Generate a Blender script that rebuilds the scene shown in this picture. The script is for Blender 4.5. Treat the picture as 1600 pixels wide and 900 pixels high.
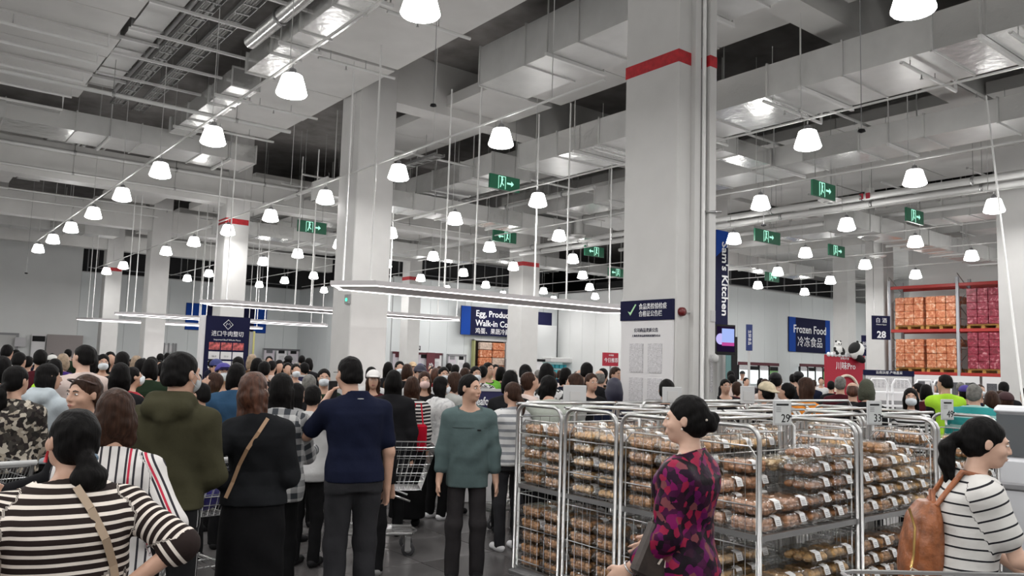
import bpy, math, random
import numpy as np
from math import sin, cos, pi, radians as R, sqrt, atan2, hypot
from mathutils import Vector, Matrix

random.seed(7)
np.random.seed(7)
for o in list(bpy.data.objects):
    bpy.data.objects.remove(o)
SC = bpy.context.scene
COL = SC.collection

# ------------------------------------------------------------------ camera
# world axes follow the building grid: +X runs along the back walls to the right, +Y along the pillar row
F_PX, YAW, PITCH, ROLL, EYE = 1237.0, 38.0, 5.45, 1.75, 1.8
_fw = Vector((sin(R(YAW)), cos(R(YAW)), 0)); _rt = Vector((cos(R(YAW)), -sin(R(YAW)), 0)); _up = Vector((0, 0, 1))
CF = _fw*cos(R(PITCH)) + _up*sin(R(PITCH)); _u2 = -_fw*sin(R(PITCH)) + _up*cos(R(PITCH))
CX = _rt*cos(R(ROLL)) + _u2*sin(R(ROLL)); CY = -_rt*sin(R(ROLL)) + _u2*cos(R(ROLL))
cam_d = bpy.data.cameras.new('camera'); cam = bpy.data.objects.new('camera', cam_d); COL.objects.link(cam)
cam.matrix_world = Matrix(((CX.x, CY.x, -CF.x, 0), (CX.y, CY.y, -CF.y, 0), (CX.z, CY.z, -CF.z, EYE), (0, 0, 0, 1)))
cam_d.sensor_width = 36; cam_d.lens = 36*F_PX/1600; cam_d.clip_start = .05; cam_d.clip_end = 300
SC.camera = cam

def ray(px, py): return CX*((px-800)/F_PX) + CY*((450-py)/F_PX) + CF
def at_d(px, py, d):
    v = ray(px, py)*d; return Vector((v.x, v.y, v.z+EYE))
def at_x(px, py, x):
    r = ray(px, py); v = r*(x/r.x); return Vector((v.x, v.y, v.z+EYE))
def at_y(px, py, y):
    r = ray(px, py); v = r*(y/r.y); return Vector((v.x, v.y, v.z+EYE))
def at_z(px, py, z):
    r = ray(px, py); v = r*((z-EYE)/r.z); return Vector((v.x, v.y, v.z+EYE))

# ------------------------------------------------------------------ world, exposure
w = bpy.data.worlds.new('world'); SC.world = w; w.use_nodes = True
w.node_tree.nodes['Background'].inputs[0].default_value = (.8, .85, .9, 1)
w.node_tree.nodes['Background'].inputs[1].default_value = .3
SC.view_settings.view_transform = 'Standard'; SC.view_settings.look = 'None'
SC.view_settings.gamma = 1; SC.view_settings.use_curve_mapping = False
SC.view_settings.exposure = 0.14
LAMP_W = 46.0       # watts of each pendant's downward light
SHADE_E = 15.0       # glow of each acrylic shade
LED_E = 5.0

# ------------------------------------------------------------------ materials
MATS = {}
def mat(name, col, rough=.6, metal=0, emit=0, alpha=None, noise=0, nscale=20, bump=0, bscale=60, spec=.5, stretch=None, coord='Object'):
    if name in MATS: return MATS[name]
    m = bpy.data.materials.new(name); m.use_nodes = True; MATS[name] = m
    nt = m.node_tree; b = nt.nodes['Principled BSDF']
    c = tuple(col)+(1,)
    b.inputs['Base Color'].default_value = c; b.inputs['Roughness'].default_value = rough
    b.inputs['Metallic'].default_value = metal; b.inputs['Specular IOR Level'].default_value = spec
    m.diffuse_color = c
    if emit:
        b.inputs['Emission Color'].default_value = c; b.inputs['Emission Strength'].default_value = emit
    if noise or bump:
        tc = nt.nodes.new('ShaderNodeTexCoord'); vec = tc.outputs[coord]
        if stretch:
            mp = nt.nodes.new('ShaderNodeMapping'); mp.inputs['Scale'].default_value = stretch
            nt.links.new(vec, mp.inputs[0]); vec = mp.outputs[0]
    if noise:
        n = nt.nodes.new('ShaderNodeTexNoise'); n.inputs['Scale'].default_value = nscale; n.inputs['Detail'].default_value = 5
        nt.links.new(vec, n.inputs['Vector'])
        r = nt.nodes.new('ShaderNodeValToRGB'); r.color_ramp.elements[0].position = .3; r.color_ramp.elements[1].position = .7
        r.color_ramp.elements[0].color = tuple(max(0, x*(1-noise)) for x in col)+(1,)
        r.color_ramp.elements[1].color = tuple(min(1, x*(1+noise)) for x in col)+(1,)
        nt.links.new(n.outputs[0], r.inputs[0]); nt.links.new(r.outputs[0], b.inputs['Base Color'])
    if bump:
        n2 = nt.nodes.new('ShaderNodeTexNoise'); n2.inputs['Scale'].default_value = bscale; n2.inputs['Detail'].default_value = 4
        nt.links.new(vec, n2.inputs['Vector'])
        bp = nt.nodes.new('ShaderNodeBump'); bp.inputs['Strength'].default_value = bump; bp.inputs['Distance'].default_value = .02
        nt.links.new(n2.outputs[0], bp.inputs['Height']); nt.links.new(bp.outputs[0], b.inputs['Normal'])
    return m

def ramp_mat(name, build, rough=.75):
    """material whose colour comes from build(nt, attr_xyz, obj_coord) -> color socket"""
    if name in MATS: return MATS[name]
    m = bpy.data.materials.new(name); m.use_nodes = True; MATS[name] = m
    nt = m.node_tree; b = nt.nodes['Principled BSDF']; b.inputs['Roughness'].default_value = rough; b.inputs['Specular IOR Level'].default_value = .1
    at = nt.nodes.new('ShaderNodeAttribute'); at.attribute_name = 'pc'
    sp = nt.nodes.new('ShaderNodeSeparateXYZ'); nt.links.new(at.outputs['Vector'], sp.inputs[0])
    tc = nt.nodes.new('ShaderNodeTexCoord')
    nt.links.new(build(nt, sp, tc.outputs['Object']), b.inputs['Base Color'])
    n2 = nt.nodes.new('ShaderNodeTexNoise'); n2.inputs['Scale'].default_value = 9; n2.inputs['Detail'].default_value = 3
    nt.links.new(tc.outputs['Object'], n2.inputs['Vector'])
    bp = nt.nodes.new('ShaderNodeBump'); bp.inputs['Strength'].default_value = .5; bp.inputs['Distance'].default_value = .02
    nt.links.new(n2.outputs[0], bp.inputs['Height']); nt.links.new(bp.outputs[0], b.inputs['Normal'])
    return m

def nmath(nt, op, a, b=None):
    n = nt.nodes.new('ShaderNodeMath'); n.operation = op
    for i, v in enumerate((a, b)):
        if v is None: continue
        if isinstance(v, (int, float)): n.inputs[i].default_value = v
        else: nt.links.new(v, n.inputs[i])
    return n.outputs[0]
def nmix(nt, f, c1, c2):
    n = nt.nodes.new('ShaderNodeMix'); n.data_type = 'RGBA'
    nt.links.new(f, n.inputs[0]) if not isinstance(f, (int, float)) else None
    for s, c in ((6, c1), (7, c2)):
        if isinstance(c, tuple): n.inputs[s].default_value = c+(1,)
        else: nt.links.new(c, n.inputs[s])
    return n.outputs[2]

def stripes(name, axis, period, duty, c1, c2, rough=.8, wob=0):
    def f(nt, sp, oc):
        v = sp.outputs[axis]
        if wob:
            n = nt.nodes.new('ShaderNodeTexNoise'); n.inputs['Scale'].default_value = 6
            nt.links.new(oc, n.inputs['Vector']); v = nmath(nt, 'ADD', v, nmath(nt, 'MULTIPLY', n.outputs[0], wob))
        fr = nmath(nt, 'FRACT', nmath(nt, 'MULTIPLY', v, 1/period))
        return nmix(nt, nmath(nt, 'LESS_THAN', fr, duty), c2, c1)
    return ramp_mat(name, f, rough)

def blotch(name, cols, scale=14, rough=.75, detail=4, dist=.4, interp='CONSTANT'):
    def f(nt, sp, oc):
        n = nt.nodes.new('ShaderNodeTexNoise'); n.inputs['Scale'].default_value = scale; n.inputs['Detail'].default_value = detail
        nt.links.new(oc, n.inputs['Vector'])
        ma = nt.nodes.new('ShaderNodeVectorMath'); ma.operation = 'MULTIPLY_ADD'; k_ = dist*.16
        nt.links.new(n.outputs['Color'], ma.inputs[0]); ma.inputs[1].default_value = (k_, k_, k_); nt.links.new(oc, ma.inputs[2])
        vo = nt.nodes.new('ShaderNodeTexVoronoi'); vo.inputs['Scale'].default_value = scale*2.0; nt.links.new(ma.outputs[0], vo.inputs['Vector'])
        sx = nt.nodes.new('ShaderNodeSeparateColor'); nt.links.new(vo.outputs['Color'], sx.inputs[0])
        r = nt.nodes.new('ShaderNodeValToRGB'); cr = r.color_ramp; cr.interpolation = 'CONSTANT'; L = len(cols)
        cr.elements[0].position = 0; cr.elements[0].color = cols[0]+(1,)
        cr.elements[1].position = 1/L; cr.elements[1].color = cols[1]+(1,)
        for i in range(2, L):
            e = cr.elements.new(i/L); e.color = cols[i]+(1,)
        nt.links.new(sx.outputs[0], r.inputs[0]); return r.outputs[0]
    return ramp_mat(name, f, rough)

WHITE = mat('white_paint', (.62, .62, .615), .55, noise=.04, nscale=2)
CEILM = mat('ceiling_paint', (.60, .595, .58), .5, noise=.06, nscale=1.2)
DARKC = mat('bare_concrete_dark', (.24, .228, .22), .9, noise=.2, nscale=2)
DUCT = mat('duct_sheet', (.56, .56, .55), .38, metal=.25, noise=.05, nscale=3, bump=.15, bscale=3)
FOIL = mat('duct_foil', (.72, .72, .71), .22, metal=.75, bump=.5, bscale=4)
PIPEM = mat('painted_pipe', (.64, .64, .63), .4, metal=.1)
STEEL = mat('galvanised_steel', (.42, .42, .42), .35, metal=.85, noise=.1, nscale=30)
CHROME = mat('zinc_wire', (.50, .50, .50), .28, metal=.9)
COLM = mat('column_paint', (.57, .565, .555), .6, noise=.03, nscale=2.5)
REDP = mat('red_paint', (.42, .012, .02), .5, noise=.25, nscale=14)
PANELG = mat('cold_store_panel', (.66, .69, .695), .45)
WALLW = mat('wall_paint', (.73, .74, .735), .6, noise=.02, nscale=1)
NAVY = mat('navy_print', (.010, .011, .042), .75, spec=.15)
BLUE = mat('blue_print', (.01, .06, .33), .7, spec=.15)
WTXT = mat('white_print', (.85, .85, .87), .5)
BLACK = mat('black_plastic', (.010, .010, .011), .6, spec=.2)
GREY = mat('grey_plastic', (.25, .25, .26), .5)
LGREY = mat('light_grey_plastic', (.5, .5, .5), .45)
PAPER = mat('paper', (.72, .71, .72), .7)
PAPER2 = mat('printed_paper', (.55, .54, .56), .7, noise=.35, nscale=60)
RUBBER = mat('castor_rubber', (.06, .06, .065), .6)
REDPR = mat('red_print', (.36, .01, .03), .5)
SKIN = mat('skin', (.50, .30, .215), .5, noise=.06, nscale=14, bump=.08, bscale=50)
SKIN2 = mat('skin_pale', (.60, .385, .29), .5, noise=.05, nscale=14)
LIP = mat('lip', (.38, .13, .11), .45)
EYEB = mat('eye_dark', (.012, .009, .008), .2)
EYEW = mat('eye_white', (.7, .67, .64), .3)
HAIRB = mat('hair_black', (.0045, .004, .004), .6, bump=.3, bscale=9, stretch=(9, 9, 1), noise=.5, nscale=8, spec=.10)
HAIRN = mat('hair_brown', (.035, .017, .011), .5, bump=.35, bscale=9, stretch=(9, 9, 1), noise=.5, nscale=8, spec=.12)
HAIRR = mat('hair_reddish', (.065, .026, .015), .45, bump=.35, bscale=9, stretch=(9, 9, 1), noise=.6, nscale=6, spec=.3)
HAIRG = mat('hair_grey', (.12, .115, .105), .6, bump=.6, bscale=20, noise=.5, nscale=20)
HAIRL = mat('hair_light', (.30, .22, .15), .6, bump=.6, bscale=20, noise=.3, nscale=20)
MASKM = mat('mask_fabric', (.66, .70, .74), .8)
def cloth(name, col, noise=.12): return mat('cloth_'+name, tuple(v*.82 for v in col), .9, noise=noise, nscale=6, bump=.35, bscale=11, spec=.08)

def emitter(name, col, s):
    if name in MATS: return MATS[name]
    m = bpy.data.materials.new(name); m.use_nodes = True; MATS[name] = m
    nt = m.node_tree; nt.nodes.clear()
    e = nt.nodes.new('ShaderNodeEmission'); e.inputs[0].default_value = tuple(col)+(1,); e.inputs[1].default_value = s
    o = nt.nodes.new('ShaderNodeOutputMaterial'); nt.links.new(e.outputs[0], o.inputs[0]); return m
SHADE = emitter('lit_acrylic', (1, .985, .96), SHADE_E)
LED = emitter('led_strip', (1, .93, .93), LED_E)

def clear_plastic():
    m = bpy.data.materials.new('clear_plastic'); m.use_nodes = True; nt = m.node_tree; nt.nodes.clear()
    t = nt.nodes.new('ShaderNodeBsdfTransparent'); t.inputs[0].default_value = (.93, .93, .92, 1)
    g = nt.nodes.new('ShaderNodeBsdfGlossy'); g.inputs['Roughness'].default_value = .12; g.inputs[0].default_value = (.9, .9, .9, 1)
    tc = nt.nodes.new('ShaderNodeTexCoord'); n = nt.nodes.new('ShaderNodeTexNoise'); n.inputs['Scale'].default_value = 30
    bp = nt.nodes.new('ShaderNodeBump'); bp.inputs['Strength'].default_value = .5; bp.inputs['Distance'].default_value = .01
    nt.links.new(tc.outputs['Object'], n.inputs['Vector']); nt.links.new(n.outputs[0], bp.inputs['Height']); nt.links.new(bp.outputs[0], g.inputs['Normal'])
    lw = nt.nodes.new('ShaderNodeLayerWeight'); lw.inputs[0].default_value = .25
    f = nmath(nt, 'ADD', nmath(nt, 'MULTIPLY', lw.outputs['Facing'], .35), .07)
    x = nt.nodes.new('ShaderNodeMixShader'); nt.links.new(f, x.inputs[0]); nt.links.new(t.outputs[0], x.inputs[1]); nt.links.new(g.outputs[0], x.inputs[2])
    o = nt.nodes.new('ShaderNodeOutputMaterial'); nt.links.new(x.outputs[0], o.inputs[0]); return m
CLEAR = clear_plastic()

# ------------------------------------------------------------------ mesh helpers
class MB:
    def __init__(s): s.v = []; s.f = []; s.m = []; s.sm = []
    def add(s, vs, fs, mi=0, smooth=False):
        n = len(s.v); s.v += [tuple(p) for p in vs]
        for f in fs: s.f.append(tuple(i+n for i in f)); s.m.append(mi); s.sm.append(smooth)
        return s
    def box(s, x0, x1, y0, y1, z0, z1, mi=0, M=None, tx=0, ty=0):
        """tx,ty: inset of the top face (taper)"""
        vs = [(x0, y0, z0), (x1, y0, z0), (x1, y1, z0), (x0, y1, z0), (x0+tx, y0+ty, z1), (x1-tx, y0+ty, z1), (x1-tx, y1-ty, z1), (x0+tx, y1-ty, z1)]
        if M is not None: vs = [tuple(M @ Vector(v)) for v in vs]
        return s.add(vs, [(3, 2, 1, 0), (4, 5, 6, 7), (0, 1, 5, 4), (1, 2, 6, 5), (2, 3, 7, 6), (3, 0, 4, 7)], mi)
    def bbox(s, x0, x1, y0, y1, z0, z1, b=.01, mi=0):
        """box with chamfered vertical edges and top/bottom"""
        def ring(i, z): 
            return [(x0+i+b, y0+i, z), (x1-i-b, y0+i, z), (x1-i, y0+i+b, z), (x1-i, y1-i-b, z), (x1-i-b, y1-i, z), (x0+i+b, y1-i, z), (x0+i, y1-i-b, z), (x0+i, y0+i+b, z)]
        rs = [ring(b, z0), ring(0, z0+b), ring(0, z1-b), ring(b, z1)]
        vs = sum(rs, []); fs = [tuple(range(7, -1, -1)), tuple(range(24, 32))]
        for r in range(3):
            for i in range(8): fs.append((r*8+i, r*8+(i+1) % 8, (r+1)*8+(i+1) % 8, (r+1)*8+i))
        return s.add(vs, fs, mi)
    def tube(s, pts, r, n=6, mi=0, cap=True, smooth=True, closed=False):
        pts = [Vector(p) for p in pts]; rs = r if isinstance(r, (list, tuple)) else [r]*len(pts)
        vs = []; N = len(pts); up = None
        for i, p in enumerate(pts):
            if closed: d = (pts[(i+1) % N]-pts[i-1])
            else: d = (pts[min(i+1, N-1)]-pts[max(i-1, 0)])
            if d.length < 1e-9: d = Vector((0, 0, 1))
            d.normalize()
            if up is None: up = Vector((0, 0, 1)) if abs(d.z) < .9 else Vector((1, 0, 0))
            a = d.cross(up)
            if a.length < 1e-4: a = d.cross(Vector((0, 1, 0)))
            a.normalize(); b = a.cross(d); up = b
            for k in range(n):
                t = 2*pi*k/n; vs.append(p + a*cos(t)*rs[i] + b*sin(t)*rs[i])
        fs = []
        for i in range(N if closed else N-1):
            j = (i+1) % N
            for k in range(n): fs.append((i*n+k, i*n+(k+1) % n, j*n+(k+1) % n, j*n+k))
        if cap and not closed: fs += [tuple(range(n)), tuple(range((N-1)*n+n-1, (N-1)*n-1, -1))]
        return s.add(vs, fs, mi, smooth)
    def lathe(s, prof, c=(0, 0, 0), n=20, mi=0, axis='z', smooth=True):
        vs = []
        for (r, z) in prof:
            for k in range(n):
                t = 2*pi*k/n; p = (r*cos(t), r*sin(t), z)
                if axis == 'x': p = (z, p[0], p[1])
                if axis == 'y': p = (p[0], z, p[1])
                vs.append((p[0]+c[0], p[1]+c[1], p[2]+c[2]))
        fs = []
        for i in range(len(prof)-1):
            for k in range(n): fs.append((i*n+k, i*n+(k+1) % n, (i+1)*n+(k+1) % n, (i+1)*n+k))
        return s.add(vs, fs, mi, smooth)
    def ell(s, c, r, n=10, mi=0, M=None):
        m = max(4, n//2+1); vs = []; fs = []
        for i in range(m+1):
            ph = pi*i/m
            for k in range(n):
                t = 2*pi*k/n; v = Vector((r[0]*sin(ph)*cos(t), r[1]*sin(ph)*sin(t), r[2]*cos(ph)))
                if M is not None: v = M @ v
                vs.append((v[0]+c[0], v[1]+c[1], v[2]+c[2]))
        for i in range(m):
            for k in range(n): fs.append((i*n+k, (i+1)*n+k, (i+1)*n+(k+1) % n, i*n+(k+1) % n))
        return s.add(vs, fs, mi, True)
    def mesh(s, name, mats):
        me = bpy.data.meshes.new(name); me.from_pydata(s.v, [], s.f)
        for m in (mats if isinstance(mats, (list, tuple)) else [mats]): me.materials.append(m)
        me.polygons.foreach_set('material_index', s.m); me.polygons.foreach_set('use_smooth', s.sm)
        me.update(); return me
    def obj(s, name, mats, parent=None, loc=None, rz=0):
        o = bpy.data.objects.new(name, s.mesh(name, mats)); COL.objects.link(o)
        if parent is not None: o.parent = parent
        if loc is not None: o.location = loc
        if rz: o.rotation_euler.z = rz
        return o

def link(name, data, parent=None, loc=None, rot=None):
    o = bpy.data.objects.new(name, data); COL.objects.link(o)
    if parent is not None: o.parent = parent
    if loc is not None: o.location = loc
    if rot is not None: o.rotation_euler = rot
    return o
def tag(o, label, cat, group=None, kind=None):
    if label: o['label'] = label
    if cat: o['category'] = cat
    if group: o['group'] = group
    if kind: o['kind'] = kind
    return o
def thing(name, label, cat, loc=(0, 0, 0), rz=0, group=None):
    o = bpy.data.objects.new(name, None); COL.objects.link(o); o.empty_display_size = .1
    o.location = loc; o.rotation_euler.z = rz
    return tag(o, label, cat, group)
def struct(o): o['kind'] = 'structure'; return o
def copy_tree(o, parent=None):
    c = o.copy(); COL.objects.link(c); c.parent = parent
    for ch in KIDS.get(o.name, []): copy_tree(ch, c)
    return c
KIDS = {}
def kids_of(o):
    KIDS[o.name] = [x for x in bpy.data.objects if x.parent == o]
    for x in KIDS[o.name]: kids_of(x)

_txt = {}
def text_mesh(s, size, thick=.004, bold=0, align='CENTER'):
    if not s.isascii(): bold = 0
    key = (s, size, thick, bold, align)
    if key in _txt: return _txt[key]
    cu = bpy.data.curves.new('lettering', 'FONT'); cu.body = s; cu.size = size; cu.extrude = thick; cu.offset = bold
    cu.align_x = align; cu.align_y = 'CENTER'; cu.resolution_u = 2
    o = bpy.data.objects.new('tmp_text', cu); COL.objects.link(o)
    bpy.context.view_layer.update()
    me = bpy.data.meshes.new_from_object(o.evaluated_get(bpy.context.evaluated_depsgraph_get()))
    bpy.data.objects.remove(o); me.name = 'lettering'
    _txt[key] = me; return me
def text(s, size, parent, loc, rot, m, thick=.003, bold=0, align='CENTER', name='lettering', wid=None):
    me = text_mesh(s, size, thick, bold, align).copy(); me.materials.clear(); me.materials.append(m)
    o = link(name, me, parent, loc, rot)
    if wid and me.vertices:
        xs = [v.co.x for v in me.vertices]; k = wid/(max(xs)-min(xs)); o.scale = (k, 1, 1)
    return o
FACE_Y = (pi/2, 0, 0)        # text facing -Y (reads along +X)
FACE_X = (pi/2, 0, -pi/2)    # text facing -X (reads along -Y)
# ------------------------------------------------------------------ floor and walls
def room_box(name, x0, x1, y0, y1, z0, z1, m):
    return struct(MB().box(x0, x1, y0, y1, z0, z1).obj(name, m))
def floor_mat():
    m = mat('floor_tile', (.11, .105, .105), .28, noise=.25, nscale=1.6, bump=.04, bscale=8)
    return m
FLOORM = floor_mat()
GROUT = mat('floor_grout', (.045, .043, .043), .8)
FX0, FX1, FY0, FY1, ZC = -9.0, 50.0, -12.0, 51.5, 9.3
flo = room_box('floor', FX0, FX1, FY0, FY1, -.2, 0, mat('floor_far', (.12, .115, .115), .3, noise=.2, nscale=1.2))
tile_me = MB().bbox(-.396, .396, -.396, .396, 0, .006, .003).mesh('tile', FLOORM)
tile_me2 = tile_me.copy(); tile_me2.materials.clear(); tile_me2.materials.append(mat('floor_tile_dark', (.085, .080, .080), .25, noise=.3, nscale=1.3, bump=.04, bscale=8))
grout = MB().box(-.9, 9.6, .6, 12.7, 0, .0015).obj('grout_bed', GROUT, flo)
for i in range(13):
    for j in range(15):
        x = -.5+.8*i; y = 1.0+.8*j
        if x > .9*y+3.2 or x < .1*y-1.4: continue
        link('tile', tile_me2 if (i*7+j*5) % 3 == 0 else tile_me, flo, (x, y, .0008))
cei = room_box('ceiling', FX0, FX1, FY0, FY1, ZC, ZC+.2, DARKC)
room_box('wall_left', FX0-.2, FX0, FY0, FY1, 0, ZC, WALLW)
room_box('wall_behind', FX0, FX1, FY0-.2, FY0, 0, ZC, WALLW)
# far wall above the cold-store boxes
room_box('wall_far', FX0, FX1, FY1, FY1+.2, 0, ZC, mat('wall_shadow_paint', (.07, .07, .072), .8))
room_box('wall_far_corner', -9.0, 8.24, 50.0, 51.4, 0, 9.2, WALLW)

def panel_wall(name, axis, c, a0, a1, h, step=1.15, m=PANELG, thick=.12):
    """cold-store wall built of upright insulated panels, each its own part"""
    root = struct((MB().box(a0, a1, c+.02, c+thick, 0, h) if axis == 'y' else MB().box(c+.02, c+thick, a0, a1, 0, h)).obj(name, mat('panel_core', (.3, .3, .3), .7)))
    n = max(1, round((a1-a0)/step)); st = (a1-a0)/n
    mb = MB()
    if axis == 'y': mb.box(.006, st-.006, -.02, .03, 0, h)
    else: mb.box(-.02, .03, .006, st-.006, 0, h)
    me = mb.mesh('wall_panel', m)
    for i in range(n):
        link('wall_panel', me, root, (a0+i*st, c, 0) if axis == 'y' else (c, a0+i*st, 0))
    cap = (MB().box(a0, a1, c-.04, c+thick+.02, h, h+.06) if axis == 'y' else MB().box(c-.04, c+thick+.02, a0, a1, h, h+.06)).obj('capping', LGREY, root)
    return root
panel_wall('wall_back_left', 'y', 50.0, 8.24, 21.4, 6.2)
panel_wall('wall_back_return', 'x', 21.2, 37.6, 50.0, 6.2)
panel_wall('wall_back_middle', 'y', 37.5, 21.2, 33.0, 6.27)
panel_wall('wall_front_return', 'x', 33.0, 25.1, 37.4, 6.2, m=WALLW)
panel_wall('wall_back_right', 'y', 25.0, 33.2, 49.6, 6.1)
room_box('wall_right', 35.2, 35.5, -12, 16.6, 0, ZC, WALLW)
room_box('wall_right_far', 49.8, 50, 16.6, FY1, 0, ZC, WALLW)
room_box('wall_right_end', 35.5, 49.8, 16.3, 16.6, 0, ZC, WALLW)
# dark voids above the cold stores: steel framing seen in the gap
def void_frame(x0, x1, y, z0, z1, label):
    r = thing('roof_truss', label, 'frame', (0, 0, 0))
    mb = MB()
    for z in (z0+.25, z1-.15): mb.box(x0, x1, y, y+.05, z-.03, z+.03)
    mb.obj('rail', GREY, r)
    x = x0
    me = MB().box(-.03, .03, 0, .06, z0, z1).mesh('stud', GREY)
    while x < x1:
        link('stud', me, r, (x, y, 0)); x += 1.7
    return r
void_frame(8.6, 21, 50.5, 6.3, 7.8, 'dark steel frame in the gap above the back left wall')
void_frame(22, 33, 38.4, 6.4, 7.8, 'dark steel frame in the gap above the middle back wall')
void_frame(34, 49, 26.4, 6.2, 7.6, 'dark steel frame in the gap above the frozen food wall')
# black sheets added inside those gaps, standing in for their shade
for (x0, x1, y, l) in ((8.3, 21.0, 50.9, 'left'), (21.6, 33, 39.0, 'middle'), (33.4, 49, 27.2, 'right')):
    b = MB().box(x0, x1, y, y+.06, 0, 7.7).obj('gap_shade_sheet', mat('gap_shade_black', (.02, .02, .022), .8))
    tag(b, 'black sheet standing for shade in the gap over the %s back wall' % l, 'board')
bulk = MB().box(8.3, 21.1, 50.2, 50.8, 7.7, 9.2).obj('trim_1', CEILM); struct(bulk)
struct(MB().box(21.4, 33.2, 37.7, 38.3, 7.7, 9.2).obj('trim_2', CEILM))
struct(MB().box(33.4, 49.6, 25.2, 26.3, 7.4, 9.2).obj('trim_3', CEILM))

# ------------------------------------------------------------------ pillars
def pillar(x, y, w, d, label, band=6.1, extra=False, name='pillar'):
    t = thing(name, label, 'pillar', (x, y, 0), 0, 'square white pillars')
    mb = MB().bbox(-w/2, w/2, -d/2, d/2, 0, ZC-.02, .02)
    mb.obj('shaft', COLM, t)
    if not band: MB().bbox(-w/2-.03, w/2+.03, -d/2-.03, d/2+.03, 0, .35, .015).obj('plinth', LGREY, t); return t
    mb = MB()
    # painted band on the two faces that show it
    mb.box(-w/2-.004, -w/2, -d/2, d/2, band-.09, band+.09)
    mb.box(-w/2-.004, w/2*.9, -d/2-.004, -d/2, band-.09, band+.09)
    mb.obj('red_band', REDP, t)
    mb = MB().bbox(-w/2-.03, w/2+.03, -d/2-.03, d/2+.03, 0, .35, .015); mb.obj('plinth', LGREY, t)
    return t
P0 = pillar(8.64, 7.45, .84, 1.0, 'nearest big white pillar with poster board and red alarm bell')
pillar(8.62, 16.8, .95, .95, 'second white pillar back, beside the nearest light panel', band=0)
pillar(8.66, 26.15, .78, .78, 'third white pillar back, behind the beef price board', band=6.15)
pillar(8.66, 35.5, .78, .78, 'fourth white pillar back on the left', band=0)
pillar(8.8, 44.9, .78, .78, 'fifth and farthest white pillar on the left', band=6.0)
pillar(21.45, 16.8, .95, .9, 'white pillar carrying the vertical blue banner and television', band=0)
pillar(21.35, 26.5, .95, .95, 'white pillar right of the egg and produce sign', band=6.05)
pillar(21.3, 35.8, .75, .75, 'slim white pillar left of the egg and produce sign', band=6.05)
pillar(21.75, 7.4, .95, .95, 'white pillar at the right edge beside the pallet racking', band=0)
pillar(33.4, 17.0, .9, .8, 'white pillar at the left end of the red pallet racking', band=0)
pillar(38.4, 21.4, .8, .8, 'white pillar behind the panda stand', band=0)
# projecting pier and pipes on the nearest pillar's right-hand face
MB().box(.06, .20, -.66, -.498, 0, ZC-.02).obj('pier', COLM, P0)
MB().box(-.16, -.04, -.58, -.498, 0, ZC-.02).obj('conduit_casing', COLM, P0)
MB().box(.055, .205, -.665, -.50, 6.02, 6.18).obj('red_band', REDP, P0)
MB().tube([(0, -.60, 0), (0, -.60, ZC-.05)], .032, 8).obj('drain_pipe', PIPEM, P0)
MB().tube([(.0, -.64, 3.95), (.24, -.72, 3.97)], .018, 6).obj('valve_handle', STEEL, P0)
MB().lathe([(0, 1.9), (.05, 1.9), (.05, 1.98), (.02, 2.0), (0, 2.02)], (.10, -.74, 0), 10).obj('cap_fitting', LGREY, P0)
MB().tube([(.10, -.74, .0), (.10, -.74, 1.92)], .03, 8).obj('standpipe', PIPEM, P0)
MB().box(.10, .19, -.672, -.66, 2.45, 2.6).obj('switch_plate', LGREY, P0)
MB().box(.10, .19, -.668, -.66, 1.5, 2.0).obj('notice', PAPER2, P0)
bell = thing('alarm_bell', 'dark red round alarm bell on the nearest pillar', 'bell', (8.64-.33, 7.45-.502, 2.56))
MB().lathe([(0, -.06), (.055, -.055), (.06, -.03), (.06, 0)], n=18, axis='y').obj('gong', mat('bell_red', (.13, .008, .01), .35), bell)
MB().tube([(.05, -.02, 0), (.30, -.02, .0)], .008, 6).obj('conduit', PIPEM, bell)
# poster board on the left face of the nearest pillar
pb = thing('poster_board', 'food inspection notice board with green tick on the nearest pillar', 'board', (8.215, 7.45, 0))
MB().box(-.03, 0, -.47, .47, .9, 2.45).obj('backing', PAPER, pb)
MB().box(-.045, 0, -.48, .48, 2.45, 2.73).obj('header', NAVY, pb)
ck = MB().add([(-.05, .33, 2.58), (-.05, .28, 2.52), (-.05, .17, 2.67), (-.05, .30, 2.58-.01), (-.05, .28, 2.565), (-.05, .19, 2.68)], [(0, 1, 4), (1, 2, 5, 4)])
ck.obj('tick_mark', mat('pale_green_print', (.45, .75, .45), .5), pb)
text('食品类检验检疫', .09, pb, (-.048, -.13, 2.635), FACE_X, WTXT, wid=.50)
text('合格证公告栏', .09, pb, (-.048, -.09, 2.535), FACE_X, WTXT, wid=.42)
text('公司商品资质公告', .062, pb, (-.032, 0, 2.31), FACE_X, NAVY, wid=.44)
text('上海各类食品检验检疫报告公示', .036, pb, (-.032, 0, 2.235), FACE_X, NAVY, wid=.52)
doc = MB().box(-.008, 0, -.125, .125, -.2, .2).mesh('notice_sheet', [PAPER2, PAPER])
doc2 = MB().box(-.012, 0, -.112, .112, -.185, .185).mesh('print', mat('faint_print', (.60, .59, .61), .7, noise=.22, nscale=45, stretch=(1, 1, 2.2)))
for (y, z) in ((.17, 1.93), (-.17, 1.93), (.17, 1.46), (-.17, 1.46)):
    d = link('notice_sheet', doc, pb, (-.03, y, z)); link('print', doc2, d, (0, 0, 0))

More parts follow.
